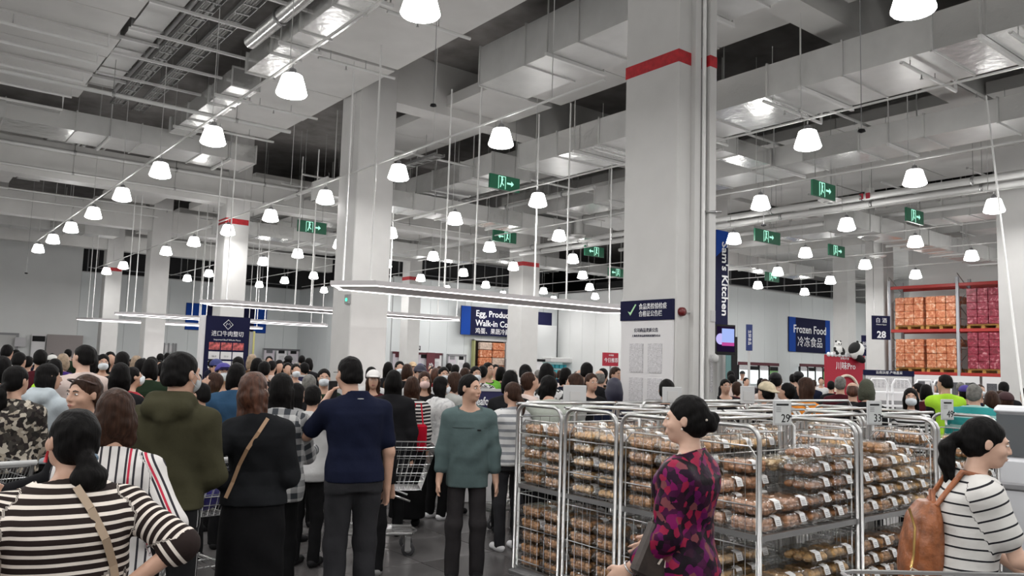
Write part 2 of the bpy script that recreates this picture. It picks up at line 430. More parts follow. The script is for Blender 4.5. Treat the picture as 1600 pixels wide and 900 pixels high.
# ------------------------------------------------------------------ overhead: beams, panels, ducts
def beam(x0, x1, y0, y1, z0, z1, label):
    b = MB().box(x0, x1, y0, y1, z0, z1).obj('beam', CEILM); return tag(b, label, 'beam', 'white ceiling beams')
ordn = ['nearest', 'second', 'third', 'fourth', 'fifth', 'sixth']
for k, (y, xs) in enumerate(((-1.9, FX0), (7.45, 9.1), (16.8, 8.2))):
    beam(xs, 35.2, y-.3, y+.3, 8.0, ZC, 'white ceiling beam crossing over the %s pillar row' % ['unseen rearward', 'first', 'second'][k])
beam(FX0, 20.9, 25.8, 26.4, 6.7, 7.75, 'deep white ceiling beam crossing at the third pillar on the left')
beam(FX0, 20.9, 35.2, 35.8, 6.9, 7.8, 'deep white ceiling beam crossing at the fourth pillar on the left')
beam(FX0, 20.9, 44.6, 45.2, 7.0, 7.8, 'deep white ceiling beam crossing at the farthest pillar')
for k, (x, y0, y1) in enumerate(((21.45, -6, 37.4), (33.6, -6, 24.9))):
    beam(x-.3, x+.3, y0, y1, 7.5, ZC, 'white ceiling beam running lengthwise over the %s pillars' % ['banner', 'racking'][k])

PZ = 8.0
def soffit(x0, x1, y0, y1, z, step, label, jag=0, axis='y'):
    """flat duct boards hung under the slab; each board its own part"""
    root = thing('ceiling_panel_field', label, 'ceiling panel', ((x0+x1)/2, (y0+y1)/2, z))
    n = max(1, round((y1-y0)/step)); st = (y1-y0)/n
    for i in range(n):
        xe = x1 + (random.uniform(-jag, jag) if jag else 0); dz = random.choice((0, .05, .1)) if jag else random.choice((0, .02))
        MB().box(x0-(x0+x1)/2, xe-(x0+x1)/2, i*st+.012-(y1-y0)/2, (i+1)*st-.012-(y1-y0)/2, dz, dz+.28).obj('board', CEILM, root)
    return root
for k, (a, b) in enumerate(((-1.4, 7.1), (7.2, 14.6), (14.7, 22.0), (26.9, 34.9), (36.2, 44.3))):
    z = PZ if k < 3 else 7.9
    w_ = ['overhead', 'first stretch', 'second stretch', 'beyond the deep beam', 'last stretch'][k]
    soffit(-8.5, 3.15, a, b, z, 1.25, 'wide white ceiling boards left of the dark service trench, %s' % w_, jag=.12)
    soffit(6.25, 8.1 if k < 3 else 8.2, a, b, z, 2.4, 'white ceiling boards over the pillar row, %s' % w_)
    if k < 3: soffit(10.6, 12.6, a, b-.2 if k != 1 else b-.2, z+.2, 2.4, 'white ceiling boards between the big ducts, %s' % w_)
for k, (a, b) in enumerate(((-1.4, 7.1), (7.8, 16.4), (17.2, 24.9))):
    w_ = ['first bay', 'second bay', 'third bay'][k]
    soffit(14.6, 17.2, a, b, PZ, 2.6, 'white ceiling boards right of the broad duct, %s' % w_)
    soffit(18.8, 20.9, a, b, PZ+.1, 2.6, 'white ceiling boards left of the banner pillar beam, %s' % w_)
    soffit(21.7, 25.4, a, b, PZ-.1, 2.6, 'white ceiling boards right of the banner pillar beam, %s' % w_)
    soffit(27.0, 33.2, a, b, PZ-.1, 2.6, 'white ceiling boards before the pallet racking, %s' % w_)
soffit(34.0, 35.1, -1, 15.4, 7.9, 3, 'white ceiling boards above the pallet racking')
soffit(34.4, 49, 17.2, 24.9, 7.7, 3, 'white ceiling boards in front of the frozen food wall')
soffit(9.6, 20.6, 27, 34.9, 7.9, 1.9, 'white ceiling boards right of the third left pillar')
soffit(9.6, 20.6, 36.2, 44.2, 7.9, 1.9, 'white ceiling boards right of the fourth left pillar')

def duct(pts_y, x0, x1, z0, z1, label, m=DUCT, fl=1.5, axis='y', name='air_duct', foil=None, hang=True):
    """rectangular duct; axis 'y': runs along Y between pts_y, cross-section x0..x1; else along X"""
    a, b = pts_y
    t = thing(name, label, 'duct', ((x0+x1)/2, (a+b)/2, z0) if axis == 'y' else ((a+b)/2, (x0+x1)/2, z0), 0, 'sheet metal ducts')
    hx = (x1-x0)/2; L = (b-a); n = max(1, round(L/fl)); st = L/n
    def B(mb, p, q, lo, hi, za, zb): return mb.box(lo, hi, p, q, za, zb) if axis == 'y' else mb.box(p, q, lo, hi, za, zb)
    for i in range(n):
        B(MB(), -L/2+i*st+.004, -L/2+(i+1)*st-.004, -hx, hx, 0, z1-z0).obj('section', foil if (foil and i % 3 == 1) else m, t)
    mb = MB()
    for (lo, hi, za, zb) in ((-hx-.03, hx+.03, -.03, 0), (-hx-.03, hx+.03, z1-z0, z1-z0+.03), (-hx-.03, -hx, -.03, z1-z0+.03), (hx, hx+.03, -.03, z1-z0+.03)): B(mb, -.015, .015, lo, hi, za, zb)
    fm = mb.mesh('flange', DUCT)
    pos = lambda p: (0, p, 0) if axis == 'y' else (p, 0, 0)
    for i in range(n+1): link('flange', fm, t, pos(-L/2+i*st))
    if hang:
        mb = MB(); B(mb, -.03, .03, -hx-.13, hx+.13, -.075, -.01)
        for s in (-1, 1):
            q = (s*(hx+.09), 0) if axis == 'y' else (0, s*(hx+.09))
            mb.tube([(q[0], q[1], -.05), (q[0], q[1], ZC-z0-.02)], .016, 5)
        hm = mb.mesh('hanger', PIPEM)
        for i in range(0, n, 2): link('hanger', hm, t, pos(-L/2+(i+.5)*st))
    return t
duct((7.9, 21.2), 3.3, 3.85, 8.3, 8.75, 'narrow square duct at the left of the dark service trench')
duct((-6, 6.9), 3.3, 3.85, 8.3, 8.75, 'narrow square duct in the trench above the camera')
duct((26.9, 34.7), 3.3, 4.0, 8.2, 8.7, 'narrow duct in the far trench beyond the left beam')
duct((-2, 13.0), 9.14, 10.4, 7.5, 8.3, 'big square duct passing left of the nearest pillar')
duct((-2, 16.2), 12.75, 14.35, 7.0, 7.62, 'broad flat duct right of the nearest pillar', foil=FOIL)
duct((17.6, 34.8), 12.9, 14.3, 7.1, 7.7, 'broad flat duct continuing beyond the second pillar row', foil=FOIL)
duct((-1, 24), 17.4, 18.6, 7.0, 7.5, 'mid sized duct running between the lamp rows at the right', foil=FOIL)
duct((1, 24), 25.6, 26.8, 6.75, 7.3, 'long duct running over the frozen food area', foil=FOIL)
duct((-3, 15), 29.3, 30.5, 6.9, 7.4, 'long duct in front of the pallet racking')
duct((15.4, 24), 19.0, 19.4, 6.9, 7.3, 'slim branch duct by the banner pillar')
duct((14.5, 17.3), 11.6, 12.2, 7.05, 7.45, 'cross duct branching between the first pillars', axis='x', foil=FOIL)
duct((21.9, 33.2), 20.0, 21.0, 6.15, 6.65, 'cross duct over the counter at the right', axis='x', foil=FOIL)
duct((21.9, 33.0), 11.9, 12.8, 6.1, 6.6, 'cross duct in front of the tall right hand wall', axis='x', foil=FOIL)
duct((9.4, 20.8), 20.7, 21.7, 6.4, 6.9, 'cross duct behind the second left pillar', axis='x', foil=FOIL)
duct((9.4, 20.8), 29.8, 30.8, 6.4, 6.9, 'cross duct behind the third left pillar', axis='x', foil=FOIL)
duct((21.9, 32.8), 31.2, 32.1, 6.9, 7.4, 'cross duct before the middle back wall', axis='x', foil=FOIL)
duct((.2, 8.0), 22.6, 24.0, 7.4, 7.9, 'wide cross duct closing the near service trench', axis='x', foil=FOIL)
duct((-.5, 8.0), 40.0, 41.0, 7.1, 7.6, 'cross duct over the far left corner', axis='x', foil=FOIL)
duct((7.9, 16.3), 5.45, 6.05, 7.75, 8.15, 'foil wrapped duct at the right edge of the trench', m=FOIL)
duct((17.3, 22.3), 5.5, 6.1, 7.75, 8.15, 'second foil wrapped duct along the trench edge', m=FOIL)
# ducts with round diffusers
def diffuser(x, y, z, label, r=.3):
    t = thing('air_diffuser', label, 'diffuser', (x, y, z), 0, 'round air diffusers')
    for i, (a, zz) in enumerate(((r, 0), (r*.72, -.03), (r*.42, -.06))):
        MB().lathe([(a, zz), (a*.8, zz-.035), (a*.7, zz-.03), (a*.85, zz+.02), (a, zz)], n=20).obj('ring', DUCT, t)
    MB().lathe([(r*.5, 0), (r*.5, 1.6)], n=14).obj('neck', DUCT, t)
for k, (x, y, z) in enumerate(((19.3, 5.2, 6.4), (19.4, 11.2, 6.4), (27.0, 9.0, 6.2), (28, 14.3, 6.1), (18.9, 20.5, 6.4), (24.2, 12.6, 6.1), (31, 8, 6.2))):
    diffuser(x, y, z, 'round ceiling air diffuser ' + ['above the lamps right of the nearest pillar', 'near the banner pillar top', 'above the pallet racking approach', 'above the panda stand', 'behind the banner pillar', 'between the right hand exit signs', 'in front of the racking'][k])

def pipe(pts, r, label, m=PIPEM, n=8, grp='painted pipes', clamps=0):
    p0 = Vector(pts[0]); t = thing('pipe', label, 'pipe', p0, 0, grp)
    MB().tube([Vector(p)-p0 for p in pts], r, n).obj('tube', m, t)
    for a, b in zip(pts[:-1], pts[1:]):
        a = Vector(a); b = Vector(b); L = (b-a).length
        if abs((b-a).normalized().z) > .5: continue
        k = int(L//2.6); d = (b-a).normalized()
        if not k: continue
        hm = MB().tube([d*-.03, d*.03], r*1.25, n).tube([(0, 0, 0), (0, 0, ZC-.02-a.z)], .006, 4).mesh('hanger', STEEL)
        for i in range(k): link('hanger', hm, t, a.lerp(b, (i+.5)/k)-p0)
    return t
# services inside the dark trench
for k, (x, z, r) in enumerate(((4.05, 8.5, .05), (4.18, 8.55, .03), (4.28, 8.5, .035), (4.40, 8.45, .05), (4.85, 8.5, .06), (5.1, 8.6, .045))):
    pipe([(x, 7.8, z), (x, 22.3, z)], r, ['thick pipe left in the trench bundle', 'thin pipe in the trench bundle', 'second thin pipe in the trench bundle', 'cable pipe in the middle of the trench bundle', 'stout pipe right in the trench bundle', 'outer pipe at the right of the trench bundle'][k])
    pipe([(x, 26.6, z-.1), (x, 34.8, z-.1)], r, ['thick pipe', 'thin pipe', 'second thin pipe', 'cable pipe', 'stout pipe', 'outer pipe'][k]+' in the far trench past the beam')
pipe([(5.2, 9, 8.05), (5.2, 15.4, 8.05)], .14, 'fat insulated pipe with dark open end in the trench', FOIL, 12)
def tray(x0, x1, y0, y1, z, label):
    t = thing('cable_tray', label, 'cable tray', ((x0+x1)/2, (y0+y1)/2, z)); L = y1-y0; h = (x1-x0)/2
    MB().box(-h, -h+.015, -L/2, L/2, 0, .08).box(h-.015, h, -L/2, L/2, 0, .08).obj('side_rail', STEEL, t)
    me = MB().box(-h, h, -.02, .02, 0, .015).mesh('rung', STEEL)
    y = -L/2+.15
    while y < L/2: link('rung', me, t, (0, y, 0)); y += .45
    mb = MB()
    for i in range(3): mb.tube([(-h+.06+i*.06, -L/2, .04), (-h+.05+i*.07, 0, .035), (-h+.06+i*.06, L/2, .04)], .02, 6)
    mb.obj('cables', mat('cable_sheath', (.3, .3, .29), .6), t)
tray(3.98, 4.28, 7.9, 22.2, 8.15, 'ladder cable tray down the middle of the service trench')
tray(4.5, 4.8, 7.9, 22.2, 8.1, 'second ladder cable tray in the service trench')
tray(10.9, 11.2, 17.4, 34, 7.2, 'cable tray beyond the second pillar')
tray(15.2, 15.5, 9, 33, 7.35, 'cable tray along the middle aisle')
tray(23.0, 23.3, 2, 23.6, 6.9, 'cable tray right of the banner pillar')
# cross bars carrying the services
mb_ct = MB().box(-1.15, 1.15, -.03, .03, 0, .05).mesh('strut', PIPEM)
for k in range(8):
    y = 8.6+k*1.55
    o = link('strut', mb_ct, None, (4.3, y, 8.02)); tag(o, 'cross strut under the trench services, %s from the front' % ['first', 'second', 'third', 'fourth', 'fifth', 'sixth', 'seventh', 'eighth'][k], 'strut', 'struts under the trench')
# sprinkler lines under the boards (along X) with heads
head_me = MB().tube([(0, 0, 0), (0, 0, -.09)], .012, 6).lathe([(0, -.09), (.03, -.1), (.03, -.105), (0, -.11)], n=8).mesh('sprinkler_head', STEEL)
def sprinkler(x0, x1, y, z, label, elbow=True):
    t = thing('sprinkler_pipe', label, 'pipe', (x0, y, z), 0, 'sprinkler branch lines'); L = x1-x0
    pts = [(0, 0, 0), (L, 0, 0)] + ([(L, 0, .45)] if elbow else [])
    MB().tube(pts, .032, 7).obj('tube', PIPEM, t)
    hr = MB().tube([(0, 0, 0), (0, 0, 8.03-z)], .008, 5).mesh('hanger', STEEL)
    for q in (.15, .6): link('hanger', hr, t, (L*q, 0, 0))
    x = L*.35
    while x < L: link('sprinkler_head', head_me, t, (x, 0, 0)); x += 2.9
ys = [8.2, 9.6, 11.0, 12.4, 13.8, 16.6, 17.7, 19.2, 20.6, 21.9]
for k, y in enumerate(ys):
    nth = ['first', 'second', 'third', 'fourth', 'fifth', 'sixth', 'seventh', 'eighth', 'ninth', 'tenth'][k]
    sprinkler(-1.5+.2*(k % 3), 2.95, y+.5, 7.82, 'sprinkler pipe across the left ceiling boards, %s from the front' % nth)
    if k % 2 == 0: sprinkler(6.3, 8.05, y+.8, 7.8, 'sprinkler pipe across the boards by the pillar row, %s from the front' % nth, False)
for k, y in enumerate((2.2, 4.4, 6.0, 8.6, 10.9, 13.2)):
    nth = ['first', 'second', 'third', 'fourth', 'fifth', 'sixth'][k]
    sprinkler(12.6, 14.6, y, 6.88, 'pipe strapped under the broad right duct, %s from the front' % nth)
    sprinkler(15.0, 20.8, y+.6, 7.6, 'sprinkler pipe right of the broad duct, %s from the front' % nth, False)
    sprinkler(22.0, 33.2, y+.2, 7.3, 'sprinkler pipe before the right hand wall, %s from the front' % nth, False)
for k, y in enumerate((18.4, 22.9, 24.6, 27.6, 31.6, 33.6, 37.3, 41.4)):
    nth = ['first', 'second', 'third', 'fourth', 'fifth', 'sixth', 'seventh', 'eighth'][k]
    sprinkler(9.6, 20.4, y, 7.4, 'sprinkler pipe in the middle ceiling, %s from the front' % nth, False)
    if k > 2: sprinkler(-1, 8.2, y+.4, 7.3, 'sprinkler pipe in the far left ceiling, %s from the front' % nth, False)
pipe([(FX0+.1, 19.1, 7.5), (7.6, 19.1, 7.5)], .05, 'long pipe crossing the left ceiling')
pipe([(FX0+.1, 25.65, 7.5), (19.3, 25.65, 7.5)], .06, 'long pipe running along the deep left beam')
pipe([(FX0+.1, 25.7, 6.9), (19.3, 25.7, 6.9)], .035, 'thin pipe low on the deep left beam')
pipe([(19.9, 1, 6.45), (19.9, 25.6, 6.45)], .09, 'stout main pipe with red arrow right of the nearest pillar', n=12)
pipe([(20.4, 1, 6.35), (20.4, 25.6, 6.35)], .09, 'second stout main pipe beside the red arrow pipe', n=12)
ar = at_x(1349, 248, 19.8)
MB().box(19.80, 19.812, ar.y-.16, ar.y-.05, 6.38, 6.53).box(19.80, 19.812, ar.y+.02, ar.y+.12, 6.38, 6.53).obj('arrow_band', REDPR)
tag(bpy.data.objects['arrow_band'], 'red arrow marking on the stout main pipe', 'marking')
pipe([(16.6, 17.3, 7.25), (16.6, 34.9, 7.25)], .07, 'main pipe down the middle ceiling')
pipe([(10.2, 17.3, 7.15), (10.2, 34.9, 7.15)], .07, 'main pipe behind the second pillar')
pipe([(24.6, 2, 6.85), (24.6, 24, 6.85)], .08, 'main pipe toward the frozen food wall')

# ------------------------------------------------------------------ pendant lamps on their conduits
LX = [.47+3.827*i for i in range(13)]+[-3.36, -7.19]; LY = [-6.92+3.552*j for j in range(17)]
shade_me = MB().lathe([(0.0, .25), (.125, .25), (.145, .235), (.165, .17), (.195, .07), (.218, -.01), (.222, -.03), (.205, -.052), (.12, -.08), (0, -.09)], n=24).mesh('shade', SHADE)
cap_me = MB().lathe([(0, .34), (.045, .34), (.05, .31), (.075, .275), (.12, .256), (.10, .249), (0, .249)], n=14).mesh('cap', GREY)
hook_me = MB().tube([(0, 0, .32), (0, 0, .42)], .012, 6).mesh('stem', STEEL)
lamp_d = bpy.data.lights.new('lamp_glow', 'AREA'); lamp_d.shape = 'DISK'; lamp_d.size = .40; lamp_d.energy = LAMP_W; lamp_d.color = (1, .985, .965)
NTH = ['nearest', 'second', 'third', 'fourth', 'fifth', 'sixth', 'seventh', 'eighth', 'ninth', 'tenth', 'eleventh', 'twelfth', 'thirteenth', 'fourteenth', 'fifteenth', 'sixteenth']
ROWN = ['far left', 'left', 'pillar line', 'first right', 'second right', 'third right', 'fourth right', 'fifth right', 'sixth right', 'seventh right', 'eighth right', 'ninth right', 'tenth right', 'first off-frame left', 'second off-frame left']
LZ = 5.63
for i, x in enumerate(LX):
    ymax = (12 if i == 0 else 37.5 if i == 1 else 46) if x < 20.5 else (36.5 if x < 32.5 else 24.3)
    ymin = -99
    if x > 34: ymin = 17.0
    n = 0
    for j, y in enumerate(LY):
        if y > ymax or y < ymin: continue
        if abs(x-8.66) < .9 and min(abs(y-c) for c in (7.45, 16.8, 26.15, 35.5, 44.9)) < .75: continue
        if x > 33 and y < 15.5 and x < 36.5 and abs(x-35.4) < .1 and y > 10: pass
        lab = 'glowing bell shaped pendant lamp, %s from the front in the %s row' % (NTH[n], ROWN[i]); n += 1
        t = thing('pendant_lamp', lab, 'lamp', (x, y, LZ), 0, 'pendant lamps')
        link('shade', shade_me, t); link('cap', cap_me, t); link('stem', hook_me, t)
        l = bpy.data.objects.new('glow', lamp_d); COL.objects.link(l); l.parent = t; l.location = (0, 0, -.105)
    y1 = ymax; y0 = (8.3 if abs(x-8.12) < .2 else -8) if x < 34 else 16.9
    if n:
        t = thing('lamp_conduit', 'straight conduit rail carrying the %s lamp row' % ROWN[i], 'conduit', (x, y0, LZ+.44), 0, 'lamp conduits')
        xo = 0
        MB().box(-.016+xo, .016+xo, 0, y1-y0, 0, .028).obj('rail', PIPEM, t)
        dm_ = MB().tube([(xo, 0, .02), (xo, 0, ZC-LZ-.46)], .007, 5).mesh('drop_rod', PIPEM); k = 0
        while 1.2+k*3.552 < y1-y0: link('drop_rod', dm_, t, (0, 1.2+k*3.552, 0)); k += 1
    # lamps of the pillar row hang on short arms
# ------------------------------------------------------------------ slim linear light panels
def light_panel(x0, x1, y0, y1, z, label, rods=True):
    t = thing('linear_light_panel', label, 'ceiling light', (x0, y0, z), 0, 'long suspended light panels')
    L = x1-x0; W = y1-y0; c = .55
    out = [(0, W), (c, 0), (L-c, 0), (L, W)]
    out = [(0, W*.5), (c, 0), (L-c, 0), (L, W*.5), (L-c, W), (c, W)]
    vs = [(a, b, 0) for a, b in out]+[(a, b, .09) for a, b in out]; n = 6
    fs = [tuple(range(n-1, -1, -1)), tuple(range(n, 2*n))]+[(i, (i+1) % n, n+(i+1) % n, n+i) for i in range(n)]
    MB().add(vs, fs).obj('plate', mat('panel_shell', (.46, .44, .45), .4), t)
    cx, cy = L/2, W/2
    for i in range(n):
        a = Vector(out[i]+(0,)); b = Vector(out[(i+1) % n]+(0,)); d = (b-a).normalized(); nrm = Vector((-d.y, d.x, 0))
        a2 = a+nrm*.05; b2 = b+nrm*.05
        q = [a2, b2, b2+nrm*.06, a2+nrm*.06]
        MB().add([p+Vector((0, 0, -.012)) for p in q]+[p+Vector((0, 0, .002)) for p in q], [(3, 2, 1, 0), (0, 1, 5, 4), (1, 2, 6, 5), (2, 3, 7, 6), (3, 0, 4, 7)]).obj('light_strip', LED, t)
    rod = MB().tube([(0, 0, .09), (0, 0, PZ-.03-z)], .019, 7).lathe([(0, .13), (.05, .12), (.05, .09)], n=8).mesh('suspension_rod', PIPEM)
    for fx in ((c, 3.0, 5.6, L-c)):
        for fy in (.22, W-.22): link('suspension_rod', rod, t, (fx, fy, 0))
    a = bpy.data.lights.new('panel_glow', 'AREA'); a.shape = 'RECTANGLE'; a.size = L-1.2; a.size_y = .5; a.energy = 110; a.color = (1, .95, .94)
    ao = bpy.data.objects.new('glow', a); COL.objects.link(ao); ao.parent = t; ao.location = (L/2, W/2, -.03)
for k, y in enumerate((13.35, 21.6, 32.0, 39.8)):
    light_panel(6.6, 15.3, y, y+1.6, 3.2, ['nearest long light panel, hanging left of the nearest pillar', 'second long light panel behind the nearest one', 'third long light panel over the left crowd', 'farthest long light panel over the left crowd'][k])

# drop cords with small sensors
for k, (px, py, d, zt) in enumerate(((41, 427, 30, 8.0), (677, 165, 14, 8.0), (1135, 405, 30, 8), (1346, 205, 12, 8), (1193, 352, 19, 7.8))):
    p = at_d(px, py, d); t = thing('ceiling_sensor', 'small black sensor hanging on a thin cord ' + ['at the far left', 'left of the nearest pillar', 'by the banner pillar', 'at the upper right', 'under the right ducts'][k], 'sensor', p)
    MB().lathe([(0, .03), (.05, .025), (.06, -.01), (0, -.03)], n=12).obj('body', BLACK, t)
    MB().tube([(0, 0, .03), (0, 0, zt+.3-p.z)], .006, 5).obj('cord', GREY, t)
a = at_d(1541, 150, 14); b = at_d(1600, 640, 9.6)
t = thing('slack_cable', 'white cable slanting down at the right edge', 'cable', a)
MB().tube([(0, 0, 0), (b-a)*.5+Vector((0, 0, -.03)), b-a], .014, 6).obj('cable', PIPEM, t)
# ------------------------------------------------------------------ exit signs
EXG = mat('exit_green', (.01, .14, .07), .4); EXW = emitter('exit_lit', (.45, 1, .75), 1.1)
def man_mesh():
    mb = MB()
    mb.ell((0, 0, .10), (.022, .006, .022), 8)
    mb.add([(-.02, -.005, .08), (.03, -.005, .07), (.01, -.005, .0), (-.02, -.005, .0)], [(0, 3, 2, 1)])
    mb.add([(-.02, -.005, 0), (.01, -.005, 0), (.05, -.005, -.05), (.03, -.005, -.06), (-.002, -.005, -.02), (-.03, -.005, -.10), (-.05, -.005, -.09)], [(0, 6, 5, 4, 3, 2, 1)])
    mb.box(-.085, -.075, -.006, 0, -.12, .12).box(.075, .085, -.006, 0, -.12, .12).box(-.085, .085, -.006, 0, .11, .12)
    return mb.mesh('running_man', EXW)
def arrow_mesh():
    return MB().add([(-.08, -.005, .018), (-.08, -.005, -.018), (.02, -.005, -.018), (.02, -.005, -.055), (.08, -.005, 0), (.02, -.005, .055), (.02, -.005, .018)], [(0, 1, 2, 3, 4, 5, 6)]).mesh('arrow', EXW)
man_me, arr_me = man_mesh(), arrow_mesh()
def exit_sign(px, py, d, side, label, axis='y', w_=1.0, h_=.38):
    p = at_d(px, py, d); rz = 0 if axis == 'y' else -pi/2
    t = thing('exit_sign', label, 'sign', p, rz, 'hanging green exit signs')
    MB().box(-w_/2, w_/2, 0, .05, -h_/2, h_/2).obj('housing', EXG, t)
    s = h_/.27
    o = link('running_man', man_me, t, (-.10*side, -.002, 0)); o.scale = (s, 1, s)
    o = link('arrow', arr_me, t, (.18*side, -.002, 0)); o.scale = (s*side, 1, s)
    for x in (-w_*.35, w_*.35): MB().tube([(x, .025, h_/2), (x, .025, ZC-p.z-.03)], .006, 5).obj('hanger_rod', STEEL, t)
    return t
exit_sign(1288, 297, 19, 1, 'bright green exit sign with white arrow, hanging upper right')
exit_sign(1430, 338, 22, 1, 'green exit sign left of the edge lamp above the racking')
exit_sign(1200, 370, 24, 1, 'dark green exit sign low between lamps right of the banner', w_=1.3)
exit_sign(1308, 392, 27, 1, 'small green exit sign under the lamp above the frozen food area')
exit_sign(1207, 433, 34, 1, 'tiny green exit sign above the back right wall')
exit_sign(789, 286, 21, 1, 'green exit sign with arrow between the first light rods')
exit_sign(789, 370, 27, -1, 'green exit sign pointing left beside the middle pillar')
exit_sign(929, 393, 30, -1, 'green exit sign pointing left, right of the middle pillar')
exit_sign(963, 426, 36, -1, 'farthest green exit sign beside the nearest pillar edge')
exit_sign(488, 355, 26, 1, 'dim green exit sign left of the second pillar')
g = thing('emergency_light', 'small green pilot light box on the left edge of the second pillar', 'light', (8.14, 16.45, 3.13))
MB().box(-.05, 0, -.1, .1, -.09, .12).obj('housing', GREY, g)
MB().ell((-.055, 0, 0), (.02, .04, .04), 10).obj('lens', emitter('green_pilot', (.05, .9, .35), 3), g)

# ------------------------------------------------------------------ blue department signs
def board_y(name, x0, x1, y, z0, z1, label, m=NAVY, hang=True, th=.06, cat='sign'):
    """board facing -Y"""
    t = thing(name, label, cat, ((x0+x1)/2, y, (z0+z1)/2))
    w2, h2 = (x1-x0)/2, (z1-z0)/2
    MB().box(-w2, w2, 0, th, -h2, h2).obj('board', m, t)
    if hang:
        for s in (-.8, .8): MB().tube([(s*w2, th/2, h2), (s*w2, th/2, ZC-.03-(z0+z1)/2)], .01, 5).obj('hanger_rod', STEEL, t)
    return t
s1 = board_y('department_sign', 25.4, 32.2, 37.1, 3.36, 5.0, 'blue and navy hanging sign for eggs, produce and walk-in cooler')
MB().box(-3.4, -2.75, -.006, 0, -.82, .82).obj('blue_field', BLUE, s1)
text('Egg, Produce', .50, s1, (-2.4, -.01, .43), FACE_Y, WTXT, bold=.008, align='LEFT')
text('Walk-in Cooler', .50, s1, (-2.4, -.01, -.12), FACE_Y, WTXT, bold=.008, align='LEFT')
text('鸡蛋、果蔬冷藏', .36, s1, (-2.4, -.01, -.58), FACE_Y, WTXT, bold=.006, align='LEFT')
s2 = board_y('department_sign', 38.9, 43.1, 24.915, 2.93, 4.85, 'blue frozen food sign with a navy centre on the back right wall', hang=False)
MB().box(-2.1, -1.45, -.006, 0, -.96, .96).box(1.6, 2.1, -.006, 0, -.96, .96).obj('blue_field', BLUE, s2)
text('Frozen Food', .62, s2, (0, -.01, .30), FACE_Y, WTXT, bold=.008, wid=3.3)
text('冷冻食品', .62, s2, (0, -.01, -.42), FACE_Y, WTXT, bold=.01, wid=2.5)
s3 = board_y('department_sign', 14.0, 19.0, 49.915, 3.25, 4.88, 'blue edged dark sign on the back left wall behind the beef board', hang=False)
MB().box(-2.5, -1.3, -.006, 0, -.8, .8).box(1.7, 2.5, -.006, 0, -.8, .8).obj('blue_field', BLUE, s3)
text('肉类', .55, s3, (.3, -.01, .2), FACE_Y, WTXT); text('Meat', .5, s3, (.3, -.01, -.4), FACE_Y, WTXT)
# number sign by the racking
p = at_d(1377, 512, 30.5)
s4 = thing('aisle_sign', 'navy aisle sign numbered 28 left of the red racking', 'sign', p, -.6)
MB().box(-.36, .36, 0, .05, -.46, .46).obj('board', NAVY, s4)
text('白 酒', .2, s4, (0, -.008, .27), FACE_Y, WTXT); text('Chinese liquor', .07, s4, (0, -.008, .12), FACE_Y, WTXT)
text('28', .36, s4, (0, -.008, -.28), FACE_Y, WTXT, bold=.01)
for x in (-.28, .28): MB().tube([(x, .02, .46), (x, .02, ZC-.03-p.z)], .008, 5).obj('hanger_rod', STEEL, s4)
# vertical banner and television on the banner pillar
vb = thing('vertical_banner', 'tall navy banner reading down the banner pillar', 'banner', (21.47, 16.26, 0))
p0 = at_y(1118, 330, 14.7); p1 = at_y(1132, 500, 14.7)
MB().box(-.36, .28, -.06, 0, 2.9, 6.4).obj('panel', NAVY, vb)
MB().add([(-.36, -.066, 5.5), (.28, -.066, 5.95), (.28, -.066, 6.4), (-.36, -.066, 6.4)], [(0, 1, 2, 3)]).obj('blue_field', BLUE, vb)
text("Sam's Kitchen", .44, vb, (.08, -.078, 4.80), (pi/2, pi/2, 0), WTXT, bold=.008, wid=2.45)
MB().box(.30, .34, -.05, -.02, 0, 6.4).obj('side_post', LGREY, vb)
p = at_d(1134, 531, 24)
tv = thing('television', 'wall television showing a light blue and magenta picture', 'television', p, -.25)
MB().box(-.36, .36, 0, .07, -.46, .46).obj('case', BLACK, tv)
MB().box(-.33, .33, -.006, 0, -.36, .40).obj('screen', emitter('tv_dark', (.02, .01, .04), .6), tv)
MB().box(-.15, .31, -.010, -.005, -.08, .34).obj('picture_field', emitter('tv_blue', (.35, .45, .85), 1.0), tv)
MB().box(-.15, .31, -.010, -.005, -.18, -.08).obj('picture_band', emitter('tv_magenta', (.6, .08, .35), .8), tv)
MB().lathe([(0, -.008), (.17, -.008), (.17, -.004)], (-.2, 0, .02), 18, axis='y').obj('picture_disc', emitter('tv_lilac', (.5, .45, .85), 1.0), tv)
MB().tube([(0, .06, 0), (.1, 2.2, 0)], .03, 8).obj('bracket', BLACK, tv)
gp = thing('glass_partition', 'teal glass strip with a black frame below the television', 'partition', (21.56, 16.0, 0))
MB().box(-.14, .12, 0, .03, 0, 2.35).obj('pane', mat('teal_glass', (.12, .24, .24), .15), gp)
MB().box(.12, .42, -.02, .05, 0, 2.9).box(-.14, .12, -.02, .05, 2.35, 2.6).obj('frame', BLACK, gp)
# small vertical signs
for (px, py0, py1, d, label, wd) in ((1171, 507, 548, 34, 'narrow upright blue sign on a post left of the frozen food sign', .28), (1350, 524, 556, 30, 'narrow upright navy sign beside the pandas', .18)):
    a = at_d(px, py0, d); b = at_d(px, py1, d)
    t = thing('post_sign', label, 'sign', (a.x, a.y, 0), -.5)
    MB().box(-wd/2, wd/2, 0, .04, b.z, a.z).obj('board', NAVY if 'navy' in label else mat('blue_navy', (.008, .025, .14), .5), t)
    MB().box(-.05, .05, .02, .06, 0, b.z).obj('post', LGREY, t)
    text('生鲜食品' if wd > .2 else '酒水', .16, t, (0, -.006, (a.z+b.z)/2), (pi/2, pi/2, 0), WTXT)

